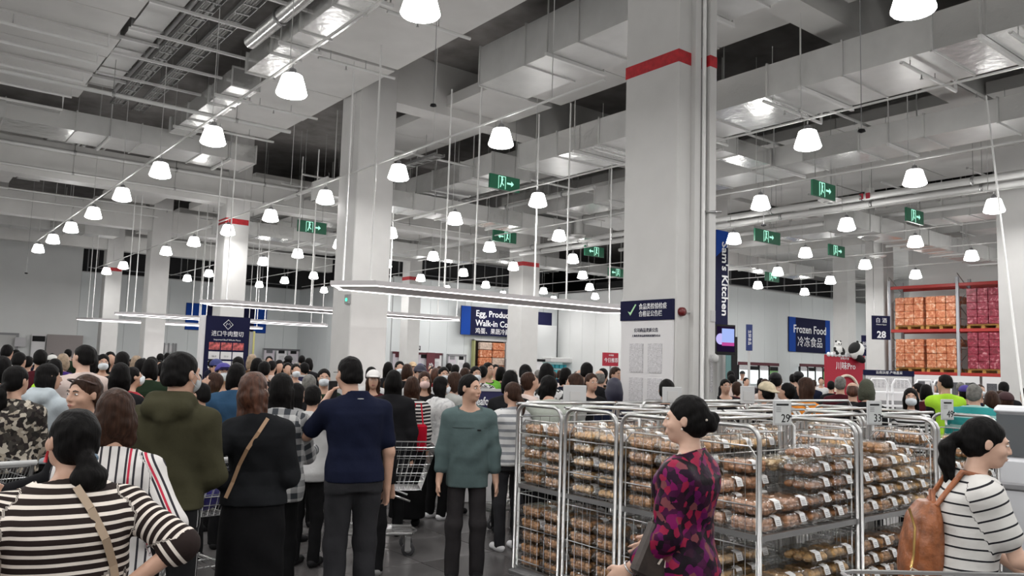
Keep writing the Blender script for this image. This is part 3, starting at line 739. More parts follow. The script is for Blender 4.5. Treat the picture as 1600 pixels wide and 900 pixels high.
# ------------------------------------------------------------------ beef price board
BX, BY = at_d(353, 540, 21.5).x, at_d(353, 540, 21.5).y
bb = thing('price_board', 'navy beef price board with meat photographs in front of the third pillar', 'board', (BX, BY, 0))
MB().bbox(-.66, .62, 0, .3, 0, 2.84, .01).obj('cabinet', PAPER, bb)
MB().box(-.57, .62, -.02, 0, .6, 2.84).obj('navy_face', NAVY, bb)
text('进口牛肉整切', .16, bb, (.02, -.024, 2.36), FACE_Y, WTXT, bold=.003, wid=.86)
text('Imported Beef Whole Piece', .06, bb, (.02, -.024, 2.20), FACE_Y, WTXT, wid=.72)
dm = MB()
for s in (.13, .10):
    pass
dm.tube([(0, 0, .13), (.13, 0, 0), (0, 0, -.13), (-.13, 0, 0)], .01, 5, closed=True, smooth=False).tube([(-.06, 0, -.03), (-.03, 0, .04), (0, 0, 0), (.03, 0, .04), (.06, 0, -.03)], .007, 5)
o = dm.obj('diamond_emblem', WTXT, bb); o.location = (.02, -.025, 2.62)
MEAT = mat('meat_photo', (.45, .09, .09), .5, noise=.9, nscale=14)
for i in range(3):
    for j in range(4):
        MB().box(-.145, .145, -.03, -.02, -.1, .1).obj('picture' if j == 0 else 'price_card', MEAT if j == 0 else PAPER, bb, loc=(-.31+.32*i, 0, 2.03-.25*j))
        if j: text(['88.8', '59.9', '168', '79.9', '128', '99.8', '66', '139', '75'][(j-1)*3+i], .07, bb, (-.31+.32*i, -.032, 2.0-.25*j), FACE_Y, GREY)
yp = thing('yellow_post', 'yellow edged upright post right of the beef board', 'post', (at_d(392, 540, 26).x, at_d(392, 540, 26).y, 0))
MB().box(-.12, -.06, 0, .06, 0, 2.6).box(.06, .12, 0, .06, 0, 2.6).obj('edge', mat('dull_yellow', (.42, .40, .14), .5), yp)
MB().box(-.06, .06, .01, .05, 0, 2.58).obj('panel', GREY, yp)

# ------------------------------------------------------------------ left back wall furniture
def door(n, x0, x1, y, h):
    d = struct(MB().box(x0, x1, y-.06, y, 0, h).obj('door_%d' % n, mat('door_paint', (.5, .5, .49), .5)))
    MB().box(x0-.12, x0, y-.1, y, 0, h+.12).box(x1, x1+.12, y-.1, y, 0, h+.12).box(x0, x1, y-.1, y, h, h+.12).obj('door_frame', GREY, d)
    MB().box(x0+.1, x0+.2, y-.12, y-.06, 1.0, 1.25).obj('handle', STEEL, d)
door(1, 4.3, 5.35, 50.0, 2.5)
t = board_y('notice_board', 6.05, 6.7, 49.7, 0, 2.62, 'white notice panel with a black header by the left back wall', m=PAPER, hang=False, cat='board')
MB().box(-.3, .3, -.01, 0, .9, 1.2).obj('header', BLACK, t)
t = board_y('booth_wall', 6.75, 8.5, 49.6, 1.4, 2.62, 'dull mauve grey booth fascia on the left back wall', m=mat('mauve_grey', (.30, .265, .26), .5), hang=False, cat='booth')
MB().box(-.75, .75, .02, .05, -2.0, -.62).obj('lower_panel', PAPER, t)
t = board_y('wall_frame', at_y(256, 540, 49.9).x, at_y(271, 540, 49.9).x, 49.9, at_y(256, 550, 49.9).z, at_y(256, 539, 49.9).z, 'grey twin window frame on the left back wall', m=PAPER, hang=False, cat='frame')
mb = MB()
for x in (-.42, -.25, .0, .25, .42): mb.box(x-.05, x+.05, -.02, 0, -.33, .33)
mb.obj('bar', GREY, t)
t = board_y('wall_poster', at_y(31, 540, 49.7).x-.25, at_y(31, 540, 49.7).x+.25, 49.7, 1.9, 2.4, 'small framed notice between the left door and the booth', m=PAPER2, hang=False, cat='poster')
def booth(x0, x1, y, z1, label, nhead, posters, m=mat('dark_maroon', (.10, .02, .03), .6)):
    t = thing('demo_booth', label, 'booth', ((x0+x1)/2, y, 0)); w2 = (x1-x0)/2
    MB().box(-w2, w2, 0, .08, z1-.12, z1).obj('fascia', m, t)
    n = posters
    for i in range(n):
        c = -w2+(i+.5)*2*w2/n; ww = 2*w2/n*.42
        MB().box(c-ww, c+ww, .02, .05, .5, z1-.12).obj('poster', PAPER if i % 2 else mat('lilac_paper', (.60, .55, .60), .7), t)
        MB().box(c-ww*.6, c+ww*.6, .0, .02, z1-.3, z1-.1).obj('header_plate', BLACK if i % 3 else m, t)
        MB().box(c-ww*.5, c+ww*.5, .012, .02, z1-.75, z1-.45).obj('print_block', PAPER2, t)
    for s in (-1, 1): MB().box(s*w2-.04, s*w2+.04, 0, .08, 0, z1).obj('post', GREY, t)
    return t
a = at_y(613, 549, 36.4); b = at_y(692, 551, 36.4)
bt = booth(a.x, b.x, 36.4, a.z, 'poster booth with a maroon fascia below the black arrow plate', 4, 4)
a2 = at_y(700, 553, 36.6); b2 = at_y(728, 555, 36.6)
booth(a2.x, b2.x, 36.6, a2.z, 'narrow poster stand right of the maroon booth', 2, 2, m=GREY)
t = board_y('hanging_plate', at_y(634, 541, 36.3).x, at_y(657, 545, 36.3).x, 36.3, at_y(645, 547, 36.3).z, at_y(645, 540, 36.3).z, 'small black plate with white lettering over the maroon booth', m=BLACK)
text('自助收银', .16, t, (.1, -.01, 0), FACE_Y, WTXT)
# upright maroon strip banner
a = at_y(673, 551, 36.2); t = board_y('strip_banner', a.x-.22, a.x+.28, 36.2, 0, a.z, 'upright maroon strip banner with white characters', m=mat('maroon_print', (.12, .02, .03), .5), hang=False, cat='banner')
text('会员专享', .3, t, (0, -.01, 0), (pi/2, pi/2, 0), WTXT)
a = at_y(412, 544, 49.2); b = at_y(468, 547, 49.2)
booth(a.x, b.x, 49.2, a.z, 'grey poster booth on the back left wall, far behind the beef board', 3, 3, m=mat('booth_grey', (.13, .13, .14), .6))

# doorway with orange goods
def carton_mat(name, c1, c2, c3):
    m = mat(name, c1, .3, bump=.8, bscale=14); nt = m.node_tree; b = nt.nodes['Principled BSDF']
    tc = nt.nodes.new('ShaderNodeTexCoord'); n = nt.nodes.new('ShaderNodeTexNoise'); n.inputs['Scale'].default_value = 9; n.inputs['Detail'].default_value = 5; n.inputs['Distortion'].default_value = .6
    gi = nt.nodes.new('ShaderNodeObjectInfo'); ad = nt.nodes.new('ShaderNodeVectorMath'); ad.operation = 'ADD'
    nt.links.new(tc.outputs['Object'], ad.inputs[0]); nt.links.new(gi.outputs['Location'], ad.inputs[1]); nt.links.new(ad.outputs[0], n.inputs['Vector'])
    r = nt.nodes.new('ShaderNodeValToRGB'); r.color_ramp.elements[0].position = .38; r.color_ramp.elements[0].color = c1+(1,); r.color_ramp.elements[1].position = .72; r.color_ramp.elements[1].color = c3+(1,)  # pale end of the ramp paints in film glare along with the peach tone
    e = r.color_ramp.elements.new(.56); e.color = c2+(1,)
    nt.links.new(n.outputs[0], r.inputs[0]); nt.links.new(r.outputs[0], b.inputs['Base Color']); return m
ORB = carton_mat('orange_carton', (.42, .10, .035), (.62, .24, .11), (.80, .62, .48)); RDB = carton_mat('red_carton', (.16, .008, .02), (.30, .02, .05), (.62, .30, .32))
WOODP = mat('pallet_wood', (.42, .22, .055), .8, noise=.3, nscale=9)
cx0, cx1 = at_y(740, 560, 37.3).x, at_y(788, 560, 37.3).x
dw = thing('goods_bay', 'lit doorway bay stacked with orange cartons under the egg sign', 'bay', ((cx0+cx1)/2, 37.3, 0)); W2 = (cx1-cx0)/2
MB().box(-W2-.1, -W2, -.15, .1, 0, 3.1).obj('door_jamb', mat('lime_frame', (.35, .36, .16), .6), dw)
MB().box(W2, W2+.1, -.15, .1, 0, 3.1).obj('door_jamb', WHITE, dw)
MB().box(-W2-.1, W2+.1, -.15, .1, 3.06, 3.16).obj('lintel', LGREY, dw)
MB().box(-W2, W2, .12, .16, 0, 3.06).obj('back_panel', mat('dark_brown', (.06, .04, .03), .8), dw)
cme = MB().bbox(-.44, .44, -.1, .1, 0, .42, .03).mesh('carton', ORB); cme2 = cme.copy(); cme2.materials.clear(); cme2.materials.append(mat('pale_carton', (.55, .42, .34), .6, noise=.3, nscale=9))
for k in range(6):
    for i in range(2):
        c = link('carton', cme2 if (k == 5 and i == 0) or (k == 3 and i) else cme, None, (dw.location.x-.47+.95*i, 37.1, .35+.44*k)); tag(c, 'orange carton in the doorway bay, level %s %s' % (['one', 'two', 'three', 'four', 'five', 'six'][k], ['left', 'right'][i]), 'carton', 'cartons in the doorway bay')
# chiller cabinet right of the middle pillar
a = at_y(855, 558, 36.4); b = at_y(975, 560, 36.4)
ch = thing('chiller_cabinet', 'open chiller cabinet with white canopy and bright cyan goods', 'cabinet', ((a.x+b.x)/2, 36.4, 0)); W2 = (b.x-a.x)/2
MB().bbox(-W2, W2, -.4, .7, a.z-.3, a.z, .04).obj('canopy', WHITE, ch)
MB().bbox(-W2, W2, -.2, .7, 0, .75, .04).obj('base', WHITE, ch)
MB().box(-W2, W2, .5, .6, .75, a.z-.3).obj('back_panel', emitter('chiller_glow', (.6, .85, .82), .35), ch)
for k in range(3): MB().box(-W2, W2, .05, .5, .9+.33*k, .92+.33*k).obj('shelf', LGREY, ch)
cols = [mat('goods_cyan', (.05, .42, .50), .5), mat('goods_white', (.75, .78, .72), .5), mat('goods_green', (.25, .5, .2), .5), mat('goods_yellow', (.7, .6, .3), .5), mat('goods_teal', (.02, .2, .22), .5)]
gm = [MB().bbox(-.13, .13, -.1, .1, 0, .24, .02).mesh('carton', c) for c in cols]
for k in range(3):
    for i in range(18):
        x = -W2+.2+i*(2*W2-.4)/17
        g_ = link('carton', gm[(0 if i < 6 else 1+(i*3+k) % 4)], None, (ch.location.x+x, 36.62, .925+.33*k)); tag(g_, '%s chilled pack, number-%s from the left on the %s chiller shelf' % (['cyan', 'white', 'green', 'yellow', 'teal'][0 if i < 6 else 1+(i*3+k) % 4], ['one', 'two', 'three', 'four', 'five', 'six', 'seven', 'eight', 'nine', 'ten', 'eleven', 'twelve', 'thirteen', 'fourteen', 'fifteen', 'sixteen', 'seventeen', 'eighteen'][i], ['bottom', 'middle', 'top'][k]), 'pack', 'packs in the chiller cabinet')
# big white wall blocks beyond the chiller
t = tag(MB().bbox(at_y(800, 530, 36.9).x, at_y(870, 530, 36.9).x, 36.9, 37.35, 0, 4.2, .03).obj('plenum_box', mat('panel_white', (.6, .61, .61), .5)), 'pale boxed-out wall section between the middle pillar and the chiller', 'cladding')
t = board_y('grey_hatch', at_y(790, 565, 36.8).x, at_y(806, 565, 36.8).x, 36.8, 1.3, at_y(798, 561, 36.8).z, 'grey square hatch right of the doorway bay', m=GREY, hang=False, cat='hatch')
a = at_y(815, 565, 36.3); t = board_y('notice_board', a.x, at_y(848, 565, 36.3).x, 36.3, 0, a.z, 'white notice board with black top left of the chiller', m=PAPER, hang=False, cat='board')
MB().box(-1.0, 1.0, -.02, 0, 1.0, 1.15).obj('header', BLACK, t)
rs = board_y('red_sign', at_d(943, 560, 27).x, at_d(943, 560, 27).x+.72, at_d(943, 560, 27).y, at_d(954, 572, 27).z, at_d(954, 551, 27).z, 'red sign with white characters just left of the nearest pillar', m=REDPR, hang=False)
text('今日推荐', .17, rs, (0, -.01, -.04), FACE_Y, WTXT); text('会员优惠', .06, rs, (0, -.01, .14), FACE_Y, WTXT)
MB().box(-.02, .02, .01, .05, -rs.location.z, -.2).obj('post', GREY, rs)

# ------------------------------------------------------------------ pallet racking (faces -X)
RX = 32.95
ys0, ys1 = 15.0, 9.4
rk = thing('pallet_racking', 'tall red and grey pallet racking against the right hand wall', 'racking', (RX, 13.7, 0))
BEAMR = mat('racking_red', (.38, .02, .015), .45)
for y in (16.35, 13.65, 10.9, 8.1):
    for x in (0, 1.1):
        MB().box(x-.05, x+.05, y-13.7-.05, y-13.7+.05, 0, 5.75).obj('upright', mat('upright_grey', (.42, .43, .46), .5), rk)
    mb = MB()
    for k in range(9):
        z = .5+k*.6; mb.tube([(0, y-13.7, z), (1.1, y-13.7, z+(.6 if k % 2 else 0)), (0, y-13.7, z+.6)], .018, 5)
    mb.obj('bracing', STEEL, rk)
for y0, y1 in ((10.95, 13.6), (13.7, 16.3), (8.15, 10.85)):
    for z in (1.98, 3.70, 5.50):
        for x in (-.03, 1.08): MB().bbox(x, x+.06, y0-13.7, y1-13.7, z-.13, z, .01).obj('beam', BEAMR, rk)
def pallet(x, y, z, label):
    t = thing('pallet', label, 'pallet', (x, y, z), 0, 'wooden pallets on the racking')
    for dx in (-.42, 0, .42): MB().box(dx-.05, dx+.05, -.56, .56, .10, .13).obj('plank', WOODP, t)
    for dx in (-.44, -.22, 0, .22, .44): MB().box(dx-.07, dx+.07, -.58, .58, .135, .155).obj('plank', WOODP, t)
    for dy in (-.52, 0, .52): MB().box(-.5, .5, dy-.06, dy+.06, 0, .10).obj('bearer', WOODP, t)
def mk_carton(m, sx, sy, sz): return MB().bbox(-sx/2, sx/2, -sy/2, sy/2, 0, sz, .018).mesh('carton', m)
oc = mk_carton(ORB, .5, .37, .285); rc = mk_carton(RDB, .5, .37, .285)
lidm = mat('carton_tape', (.75, .5, .35), .3)
LV = ['bottom', 'second', 'third', 'fourth', 'fifth']
for (ty, z, tn) in ((0, 1.98, 'lower'), (1, 3.70, 'upper')):
    for (yc, kind, pn) in ((15.55, 'orange', 'leftmost'), (14.3, 'orange', 'second'), (12.75, 'red', 'third'), (11.4, 'red', 'rightmost')):
        pallet(RX+.5, yc, z, 'wooden pallet on the %s tier, %s from the left' % (tn, pn if pn not in ('leftmost', 'rightmost') else ('first' if pn == 'leftmost' else 'fourth')))
        hgt = 4 if kind == 'orange' else 5
        for k in range(hgt):
            for r in range(3):
                for dx in (-.27, .27):
                    if dx > 0 and k < hgt-1: continue
                    sc = 1.0 if kind == 'orange' else .96
                    o = link('carton', oc if kind == 'orange' else rc, None, (RX+.5+dx+random.uniform(-.015, .015), yc+(-.385+.385*r), z+.16+k*.29*sc))
                    tag(o, '%s carton, %s layer, %s column, %s row of the %s load on the %s tier' % (kind, LV[k], ['right', 'middle', 'left'][r], 'front' if dx < 0 else 'back', pn, tn), 'carton', 'shrink-wrapped cartons on the %s tier, %s load' % (tn, pn))
# printed wraps: shrink film glare is gloss plus pale blotches in the carton colour
# display cabinets and posters under the racking
for k in range(5):
    y = 15.9-k*1.3
    t = thing('liquor_poster', 'black and white liquor poster under the racking, %s from the left' % NTH[k], 'poster', (RX-.55, y, 0), 0, 'posters under the racking')
    MB().box(-.03, 0, -.6, .6, .9, 1.85).obj('sheet', PAPER, t)
    MB().box(-.04, -.03, -.45, -.1, 1.1, 1.6).box(-.04, -.03, .1, .45, 1.1, 1.6).obj('print', mat('ink_print', (.08, .08, .09), .6, noise=.5, nscale=30), t)
    MB().box(-.05, .3, -.62, .62, 0, .85).obj('plinth', GREY, t)
# wide board with a price list
a = at_d(1349, 573, 22); b = at_d(1428, 577, 22)
t = thing('menu_board', 'wide white menu board with a navy header in front of the racking', 'board', (a.x, a.y, 0), atan2(b.y-a.y, b.x-a.x)); Lw = hypot(b.x-a.x, b.y-a.y)
MB().box(0, Lw, 0, .05, 1.1, 1.80).obj('panel', PAPER, t); MB().box(0, Lw, -.02, .03, 1.78, 1.93).obj('header', NAVY, t)
text('云南沃柑 产地直采', .09, t, (Lw/2, -.03, 1.86), FACE_Y, WTXT)
for i in range(12):
    MB().box(.06+i*(Lw-.1)/12, .06+(i+.75)*(Lw-.1)/12, -.006, 0, 1.45, 1.72).obj('price_card', PAPER2, t)
for x in (.03, Lw-.03): MB().box(x-.03, x+.03, 0, .06, 0, 1.8).obj('post', BLACK, t)

# ------------------------------------------------------------------ panda stand
p = at_d(1322, 575, 24); ps = thing('panda_stand', 'red snack stand board with white lettering below two pandas', 'stand', (p.x, p.y, 0), -.35)
MB().box(-.70, .70, 0, .12, .5, 2.36).obj('board', REDPR, ps)
mb = MB()
for k in range(9): mb.lathe([(0, -.02), (.07, -.02), (.07, 0)], (-.62+.13*k-.02, 0, 2.37), 12, axis='y')
mb.obj('scalloped_trim', WTXT, ps)
text('川味Pro', .26, ps, (-.02, -.01, 2.02), FACE_Y, WTXT, bold=.004, wid=.72); text('好吃不贵', .08, ps, (-.05, -.01, 2.25), FACE_Y, WTXT)
arc = MB().tube([(.42*cos(t_), -.03, 1.25+.5*sin(t_)) for t_ in [pi*i/14 for i in range(15)]], .045, 6); arc.obj('arch_trim', mat('cream', (.7, .62, .5), .6), ps)
MB().box(-1.0, 1.0, -.9, -.1, 0, .95).obj('counter', mat('counter_dark', (.05, .05, .05), .5), ps)
FUR = mat('plush_white', (.72, .72, .70), .9); FURB = mat('plush_black', (.01, .01, .01), .9)
def panda(x, rz, label, s, tilt):
    t = thing('plush_panda', label, 'plush toy', (p.x+x*cos(-.35), p.y+x*sin(-.35)+.05, 2.37), rz); M = Matrix.Rotation(tilt, 3, 'Y')
    MB().ell((0, 0, .24*s), (.24*s, .17*s, .27*s), 16, M=M).obj('body', FUR, t)
    hc = M @ Vector((0, -.03*s, .33*s)); hc = Vector((hc.x, hc.y, hc.z+.18*s))
    MB().ell(hc, (.17*s, .14*s, .15*s), 16).obj('head', FUR, t)
    for s_ in (-1, 1):
        MB().ell((hc.x+s_*.13*s, hc.y, hc.z+.13*s), (.055*s, .03*s, .055*s), 10).obj('ear', FURB, t)
        MB().ell((hc.x+s_*.06*s, hc.y-.12*s, hc.z+.01*s), (.035*s, .03*s, .045*s), 8).obj('eye_patch', FURB, t)
        MB().tube([(s_*.2*s, -.02, .32*s), (s_*.27*s, -.1*s, .2*s), (s_*.2*s, -.2*s, .12*s)], [.07*s, .06*s, .05*s], 8).obj('arm', FURB, t)
        MB().tube([(s_*.12*s, -.05*s, .07*s), (s_*.2*s, -.22*s, .06*s)], [.08*s, .065*s], 8).obj('leg', FURB, t)
    MB().ell((hc.x, hc.y-.14*s, hc.z-.04*s), (.02*s, .015*s, .015*s), 8).obj('nose', FURB, t)
    return t
panda(-.24, -.35, 'small plush panda facing forward on top of the red stand', .62, 0)
# the larger one lies with its back to us
p2 = thing('plush_panda', 'large plush panda slumped over the top of the red stand', 'plush toy', (p.x+.24, p.y-.22, 2.14), -.35)
M = Matrix.Rotation(.6, 3, 'Y')
MB().ell((0, 0, .36), (.21, .18, .27), 18, M=M).obj('body', FUR, p2)
MB().ell((-.10, 0, .44), (.14, .19, .21), 16, M=M).obj('back_band', FURB, p2)
MB().ell((.05, -.02, .15), (.24, .17, .10), 14, M=M).obj('leg', FURB, p2)
MB().ell((.02, 0, .63), (.045, .03, .045), 8).obj('ear', FURB, p2); MB().ell((.17, 0, .60), (.045, .03, .045), 8).obj('ear', FURB, p2)

# ------------------------------------------------------------------ right middle counter with windows
a = at_d(1152, 592, 26.5); b = at_d(1238, 594, 27)
t = thing('service_counter', 'long dark red service counter in front of the lit hatch windows', 'counter', (a.x, a.y, 0), atan2(b.y-a.y, b.x-a.x)); L = hypot(b.x-a.x, b.y-a.y)
MB().bbox(0, L, 0, .7, 0, 1.22, .02).obj('body', mat('counter_maroon', (.05, .012, .012), .5), t); MB().bbox(-.03, L+.03, -.05, .75, 1.22, 1.28, .01).obj('top', GREY, t)
a = at_d(1228, 596, 25); b = at_d(1310, 596, 26)
t = thing('display_case', 'pale glass fronted display case right of the dark counter', 'display case', (a.x, a.y, 0), atan2(b.y-a.y, b.x-a.x)); L = hypot(b.x-a.x, b.y-a.y)
MB().bbox(0, L, 0, .8, 0, 1.0, .02).obj('body', GREY, t); MB().bbox(-.03, L+.03, -.05, .85, 1.3, 1.42, .01).obj('canopy', LGREY, t)
for i in range(4): MB().box(i*L/4+.05, (i+1)*L/4-.05, -.01, .02, .3, .95).obj('poster', PAPER if i % 2 else PAPER2, t)
for x in (0, L/3, 2*L/3, L): MB().box(x-.02, x+.02, 0, .04, 1.0, 1.3).obj('post', STEEL, t)
def hatch(n, px0, px1, py0, py1, y, label):
    a = at_y(px0, py0, y); b = at_y(px1, py1, y); z1 = a.z; z0 = at_y(px0, py1, y).z
    t = thing('hatch_window', label, 'window', ((a.x+b.x)/2, y, 0)); w2 = (b.x-a.x)/2
    MB().box(-w2, w2, -.06, 0, z1-.16, z1).obj('fascia', mat('dark_maroon', (.1, .02, .03), .6), t)
    n = 4
    for i in range(n):
        x0 = -w2+i*2*w2/n; x1 = x0+2*w2/n
        MB().box(x0+.06, x1-.06, -.03, 0, z0-.3, z1-.32).obj('pane', emitter('hatch_lit', (.9, .95, .95), 1.1) if i != 3 else mat('goods_green', (.25, .5, .2), .5), t)
        MB().box(x0-.05, x0+.05, -.05, .02, 0, z1-.16).obj('frame_post', BLACK, t)
        MB().box(x0+.1, x1-.1, -.06, -.03, z1-.4, z1-.2).obj('header_plate', BLACK if i % 2 else PAPER2, t)
    return t
hatch(1, 1153, 1216, 565, 590, 24.7, 'row of lit hatch windows under the narrow blue sign')
hatch(2, 1249, 1296, 568, 592, 24.7, 'second row of lit hatch windows left of the panda stand')

# ------------------------------------------------------------------ seafood counter boards
def navy_board(px0, px1, py0, py1, d, label):
    a = at_d(px0, py0, d); b = at_d(px1, py0+1, d+.2); z1 = a.z; z0 = at_d(px0, py1, d).z
    t = thing('counter_board', label, 'board', (a.x, a.y, 0), atan2(b.y-a.y, b.x-a.x)); L = hypot(b.x-a.x, b.y-a.y)
    MB().box(0, L, 0, .05, z0, z1).obj('panel', mat('deep_navy', (.012, .012, .07), .45), t)
    MB().box(0, L, -.01, .06, z1, z1+.03).obj('rim', LGREY, t); MB().bbox(0, L, .0, .7, 0, z0, .02).obj('counter', PAPER, t)
    return t, L, z0, z1
t, L, z0, z1 = navy_board(703, 792, 610, 641, 10.2, 'navy seafood counter board behind the man in the teal sweatshirt')
text('海鲜', .15, t, (.05, -.006, z0+.12), FACE_Y, WTXT, bold=.003, align='LEFT'); text('Seafood', .15, t, (.62, -.006, z0+.12), FACE_Y, WTXT, bold=.003, align='RIGHT', wid=.30)
t, L, z0, z1 = navy_board(438, 480, 588, 602, 13, 'small navy counter board between the brown haired woman and the grey haired man')
text('牛', .13, t, (L*.4, -.006, (z0+z1)/2), FACE_Y, WTXT)
# ------------------------------------------------------------------ roll cages with packed bread
CH = 1.47; CW = 1.13; CD = .575; CG = .03
CX0, CY0 = 4.08, 2.80
def hoop_mesh():
    r = .09; y0, y1 = -CD/2+.02, CD/2-.02; pts = [(0, y0, .17)]
    for k in range(6): t = pi-k*pi/10; pts.append((0, y0+r+r*cos(t), CH-r+r*sin(t)))
    for k in range(6): t = pi/2-k*pi/10; pts.append((0, y1-r+r*cos(t), CH-r+r*sin(t)))
    pts.append((0, y1, .17)); return MB().tube(pts, .0145, 8).mesh('end_hoop', CHROME)
def wire_mesh():
    mb = MB(); y0, y1 = -CD/2+.05, CD/2-.05; top = CH-.12
    pts = [(0, y0, .2), (0, y0, top-.06), (0, y0+.05, top), (0, y1-.05, top), (0, y1, top-.06), (0, y1, .2)]
    mb.tube(pts, .006, 5)
    n = 6
    for i in range(1, n): y = y0+(y1-y0)*i/n; mb.tube([(0, y, .2), (0, y, top)], .0022, 4)
    for z in (.24, .50, .76, 1.0, 1.24): mb.tube([(0, -CD/2+.02, z), (0, CD/2-.02, z)], .005, 5)
    return mb.mesh('wire_grid', CHROME)
def back_mesh():
    mb = MB(); top = CH-.1; n = 10
    for i in range(n+1): x = -CW/2+.05+(CW-.1)*i/n; mb.tube([(x, 0, .2), (x, 0, top)], .0028, 4)
    for z in (.24, .5, .76, 1.0, 1.24, top): mb.tube([(-CW/2+.02, 0, z), (CW/2-.02, 0, z)], .005, 5)
    return mb.mesh('back_grid', CHROME)
def shelf_mesh(z):
    mb = MB()
    for y in (-CD/2+.02, CD/2-.02): mb.box(-CW/2+.02, CW/2-.02, y-.012, y+.012, z-.035, z)
    for x in (-CW/2+.03, CW/2-.03): mb.box(x-.012, x+.012, -CD/2, CD/2, z-.035, z)
    for i in range(15): x = -CW/2+.06+(CW-.12)*i/14; mb.tube([(x, -CD/2+.02, z-.006), (x, CD/2-.02, z-.006)], .0035, 4)
    return mb.mesh('shelf', CHROME)
cast_me = MB().lathe([(0, -.018), (.045, -.018), (.05, -.01), (.05, .01), (.045, .018), (0, .018)], (0, 0, .05), 12, mi=0, axis='x').box(-.03, .03, -.02, .02, .06, .12, 1).mesh('castor', [RUBBER, STEEL])
base_me = MB().bbox(-CW/2-.02, CW/2+.02, -CD/2-.01, CD/2+.01, .12, .16, .008).mesh('base_platform', STEEL)
toprail_me = MB().tube([(-CW/2, 0, 0), (CW/2, 0, 0)], .012, 7).mesh('top_rail', CHROME)
def roll_cage(x, y, label):
    t = thing('roll_cage', label, 'roll cage', (x, y, 0), 0, 'wire roll cages of packed bread')
    for s in (-1, 1):
        link('end_hoop', HOOP, t, (s*(CW/2-.015), 0, 0)); g = link('wire_grid', WIRE, t, (s*(CW/2-.03), 0, 0)); g['kind'] = 'stuff'
    g = link('back_grid', BACKG, t, (0, CD/2-.02, 0)); g['kind'] = 'stuff'
    link('shelf', SH1, t); link('shelf', SH2, t); link('base_platform', base_me, t)
    for sx in (-1, 1):
        for sy in (-1, 1): link('castor', cast_me, t, (sx*(CW/2-.08), sy*(CD/2-.08), 0))
    link('top_rail', toprail_me, t, (0, CD/2-.02, CH+.005))
    return t
HOOP, WIRE, BACKG, SH1, SH2 = hoop_mesh(), wire_mesh(), back_mesh(), shelf_mesh(.84), shelf_mesh(.19)
# clamshell boxes
BW, BD, BH = .255, .262, .098
def clam(mb=None):
    mb = MB(); w, d = BW/2, BD/2
    mb.box(-w+.02, w-.02, -d+.02, d-.02, .002, .030, tx=-.012, ty=-.012)
    mb.box(-w, w, -d, d, .030, .034)
    mb.box(-w+.006, w-.006, -d+.006, d-.006, .034, .078, tx=.014, ty=.014)
    mb.box(-w+.028, w-.028, -d+.028, d-.028, .078, .086, tx=.004, ty=.004)
    return mb.mesh('clamshell', CLEAR)
def stick():
    mb = MB(); d = BD/2
    mb.add([(-.03, -d-.003, .034), (.03, -d-.003, .034), (.03, -d+.013, .080), (-.03, -d+.013, .080), (.03, -d+.05, .0895), (-.03, -d+.05, .0895)], [(0, 1, 2, 3), (3, 2, 4, 5)])
    for k in range(3): mb.add([(-.022, -d-.004+k*.0035, .043+k*.010), (.015, -d-.004+k*.0035, .043+k*.010), (.015, -d-.0025+k*.0035, .046+k*.010), (-.022, -d-.0025+k*.0035, .046+k*.010)], [(0, 1, 2, 3)], 1)
    return mb.mesh('price_label', [mat('sticker', (.75, .75, .75), .6), GREY])
CLAM, STICK = clam(), stick()
def food_mat(n, c): return mat(n, c, .55, noise=.42, nscale=32, bump=.3, bscale=50)
FOODS = [food_mat('golden_bun', (.66, .40, .17)), food_mat('brown_cookie', (.50, .26, .11)), food_mat('pale_cookie', (.70, .50, .27)), food_mat('dark_bun', (.38, .17, .07)), food_mat('pink_roll', (.52, .27, .15))]
def piece(kind, i):
    rr = random.Random(i*13+kind)
    if kind in (0,): rx, rz_ = .040, .026
    elif kind == 1: rx, rz_ = .029, .020
    elif kind == 2: rx, rz_ = .033, .014
    else: rx, rz_ = .036, .024
    mb = MB(); mb.ell((0, 0, 0), (rx*rr.uniform(.92, 1.1), rx*rr.uniform(.85, 1.05), rz_), 9)
    return mb.mesh('bun' if kind in (0, 3) else 'cookie', FOODS[kind])
PIECES = {k: [piece(k, i) for i in range(3)] for k in range(5)}
def spots(kind, rr):
    out = []
    if kind in (0, 3): nx, ny, nl = 3, 3, 1
    elif kind == 1 or kind == 4: nx, ny, nl = 4, 4, 2
    else: nx, ny, nl = 3, 4, 2
    for l in range(nl):
        for i in range(nx):
            for j in range(ny):
                x = (i+.5)/nx*(BW-.05)-(BW-.05)/2+rr.uniform(-.005, .005); y = (j+.5)/ny*(BD-.06)-(BD-.06)/2+rr.uniform(-.005, .005)
                z = (.038 if nl == 1 else .025+l*.028)+rr.uniform(-.002, .003); out.append((x, y, z, rr.uniform(-.5, .5), rr.uniform(-.4, .4)))
    return out
def fill_mesh(kind, v):
    rr = random.Random(kind*31+v); mb = MB()
    for i, (x, y, z, a, b) in enumerate(spots(kind, rr)):
        src = PIECES[kind][i % 3]; M = Matrix.Rotation(a, 3, 'X') @ Matrix.Rotation(b, 3, 'Y')
        mb.add([M @ vv.co+Vector((x, y, z)) for vv in src.vertices], [tuple(p.vertices) for p in src.polygons], 0, True)
    return mb.mesh('bread_filling', FOODS[kind])
FILL = {k: [fill_mesh(k, v) for v in range(3)] for k in range(5)}
KN = ['box of golden buns', 'box of brown cookies', 'box of pale cookies', 'box of dark buns', 'box of pinkish rolls']
nbox = [0, 0]
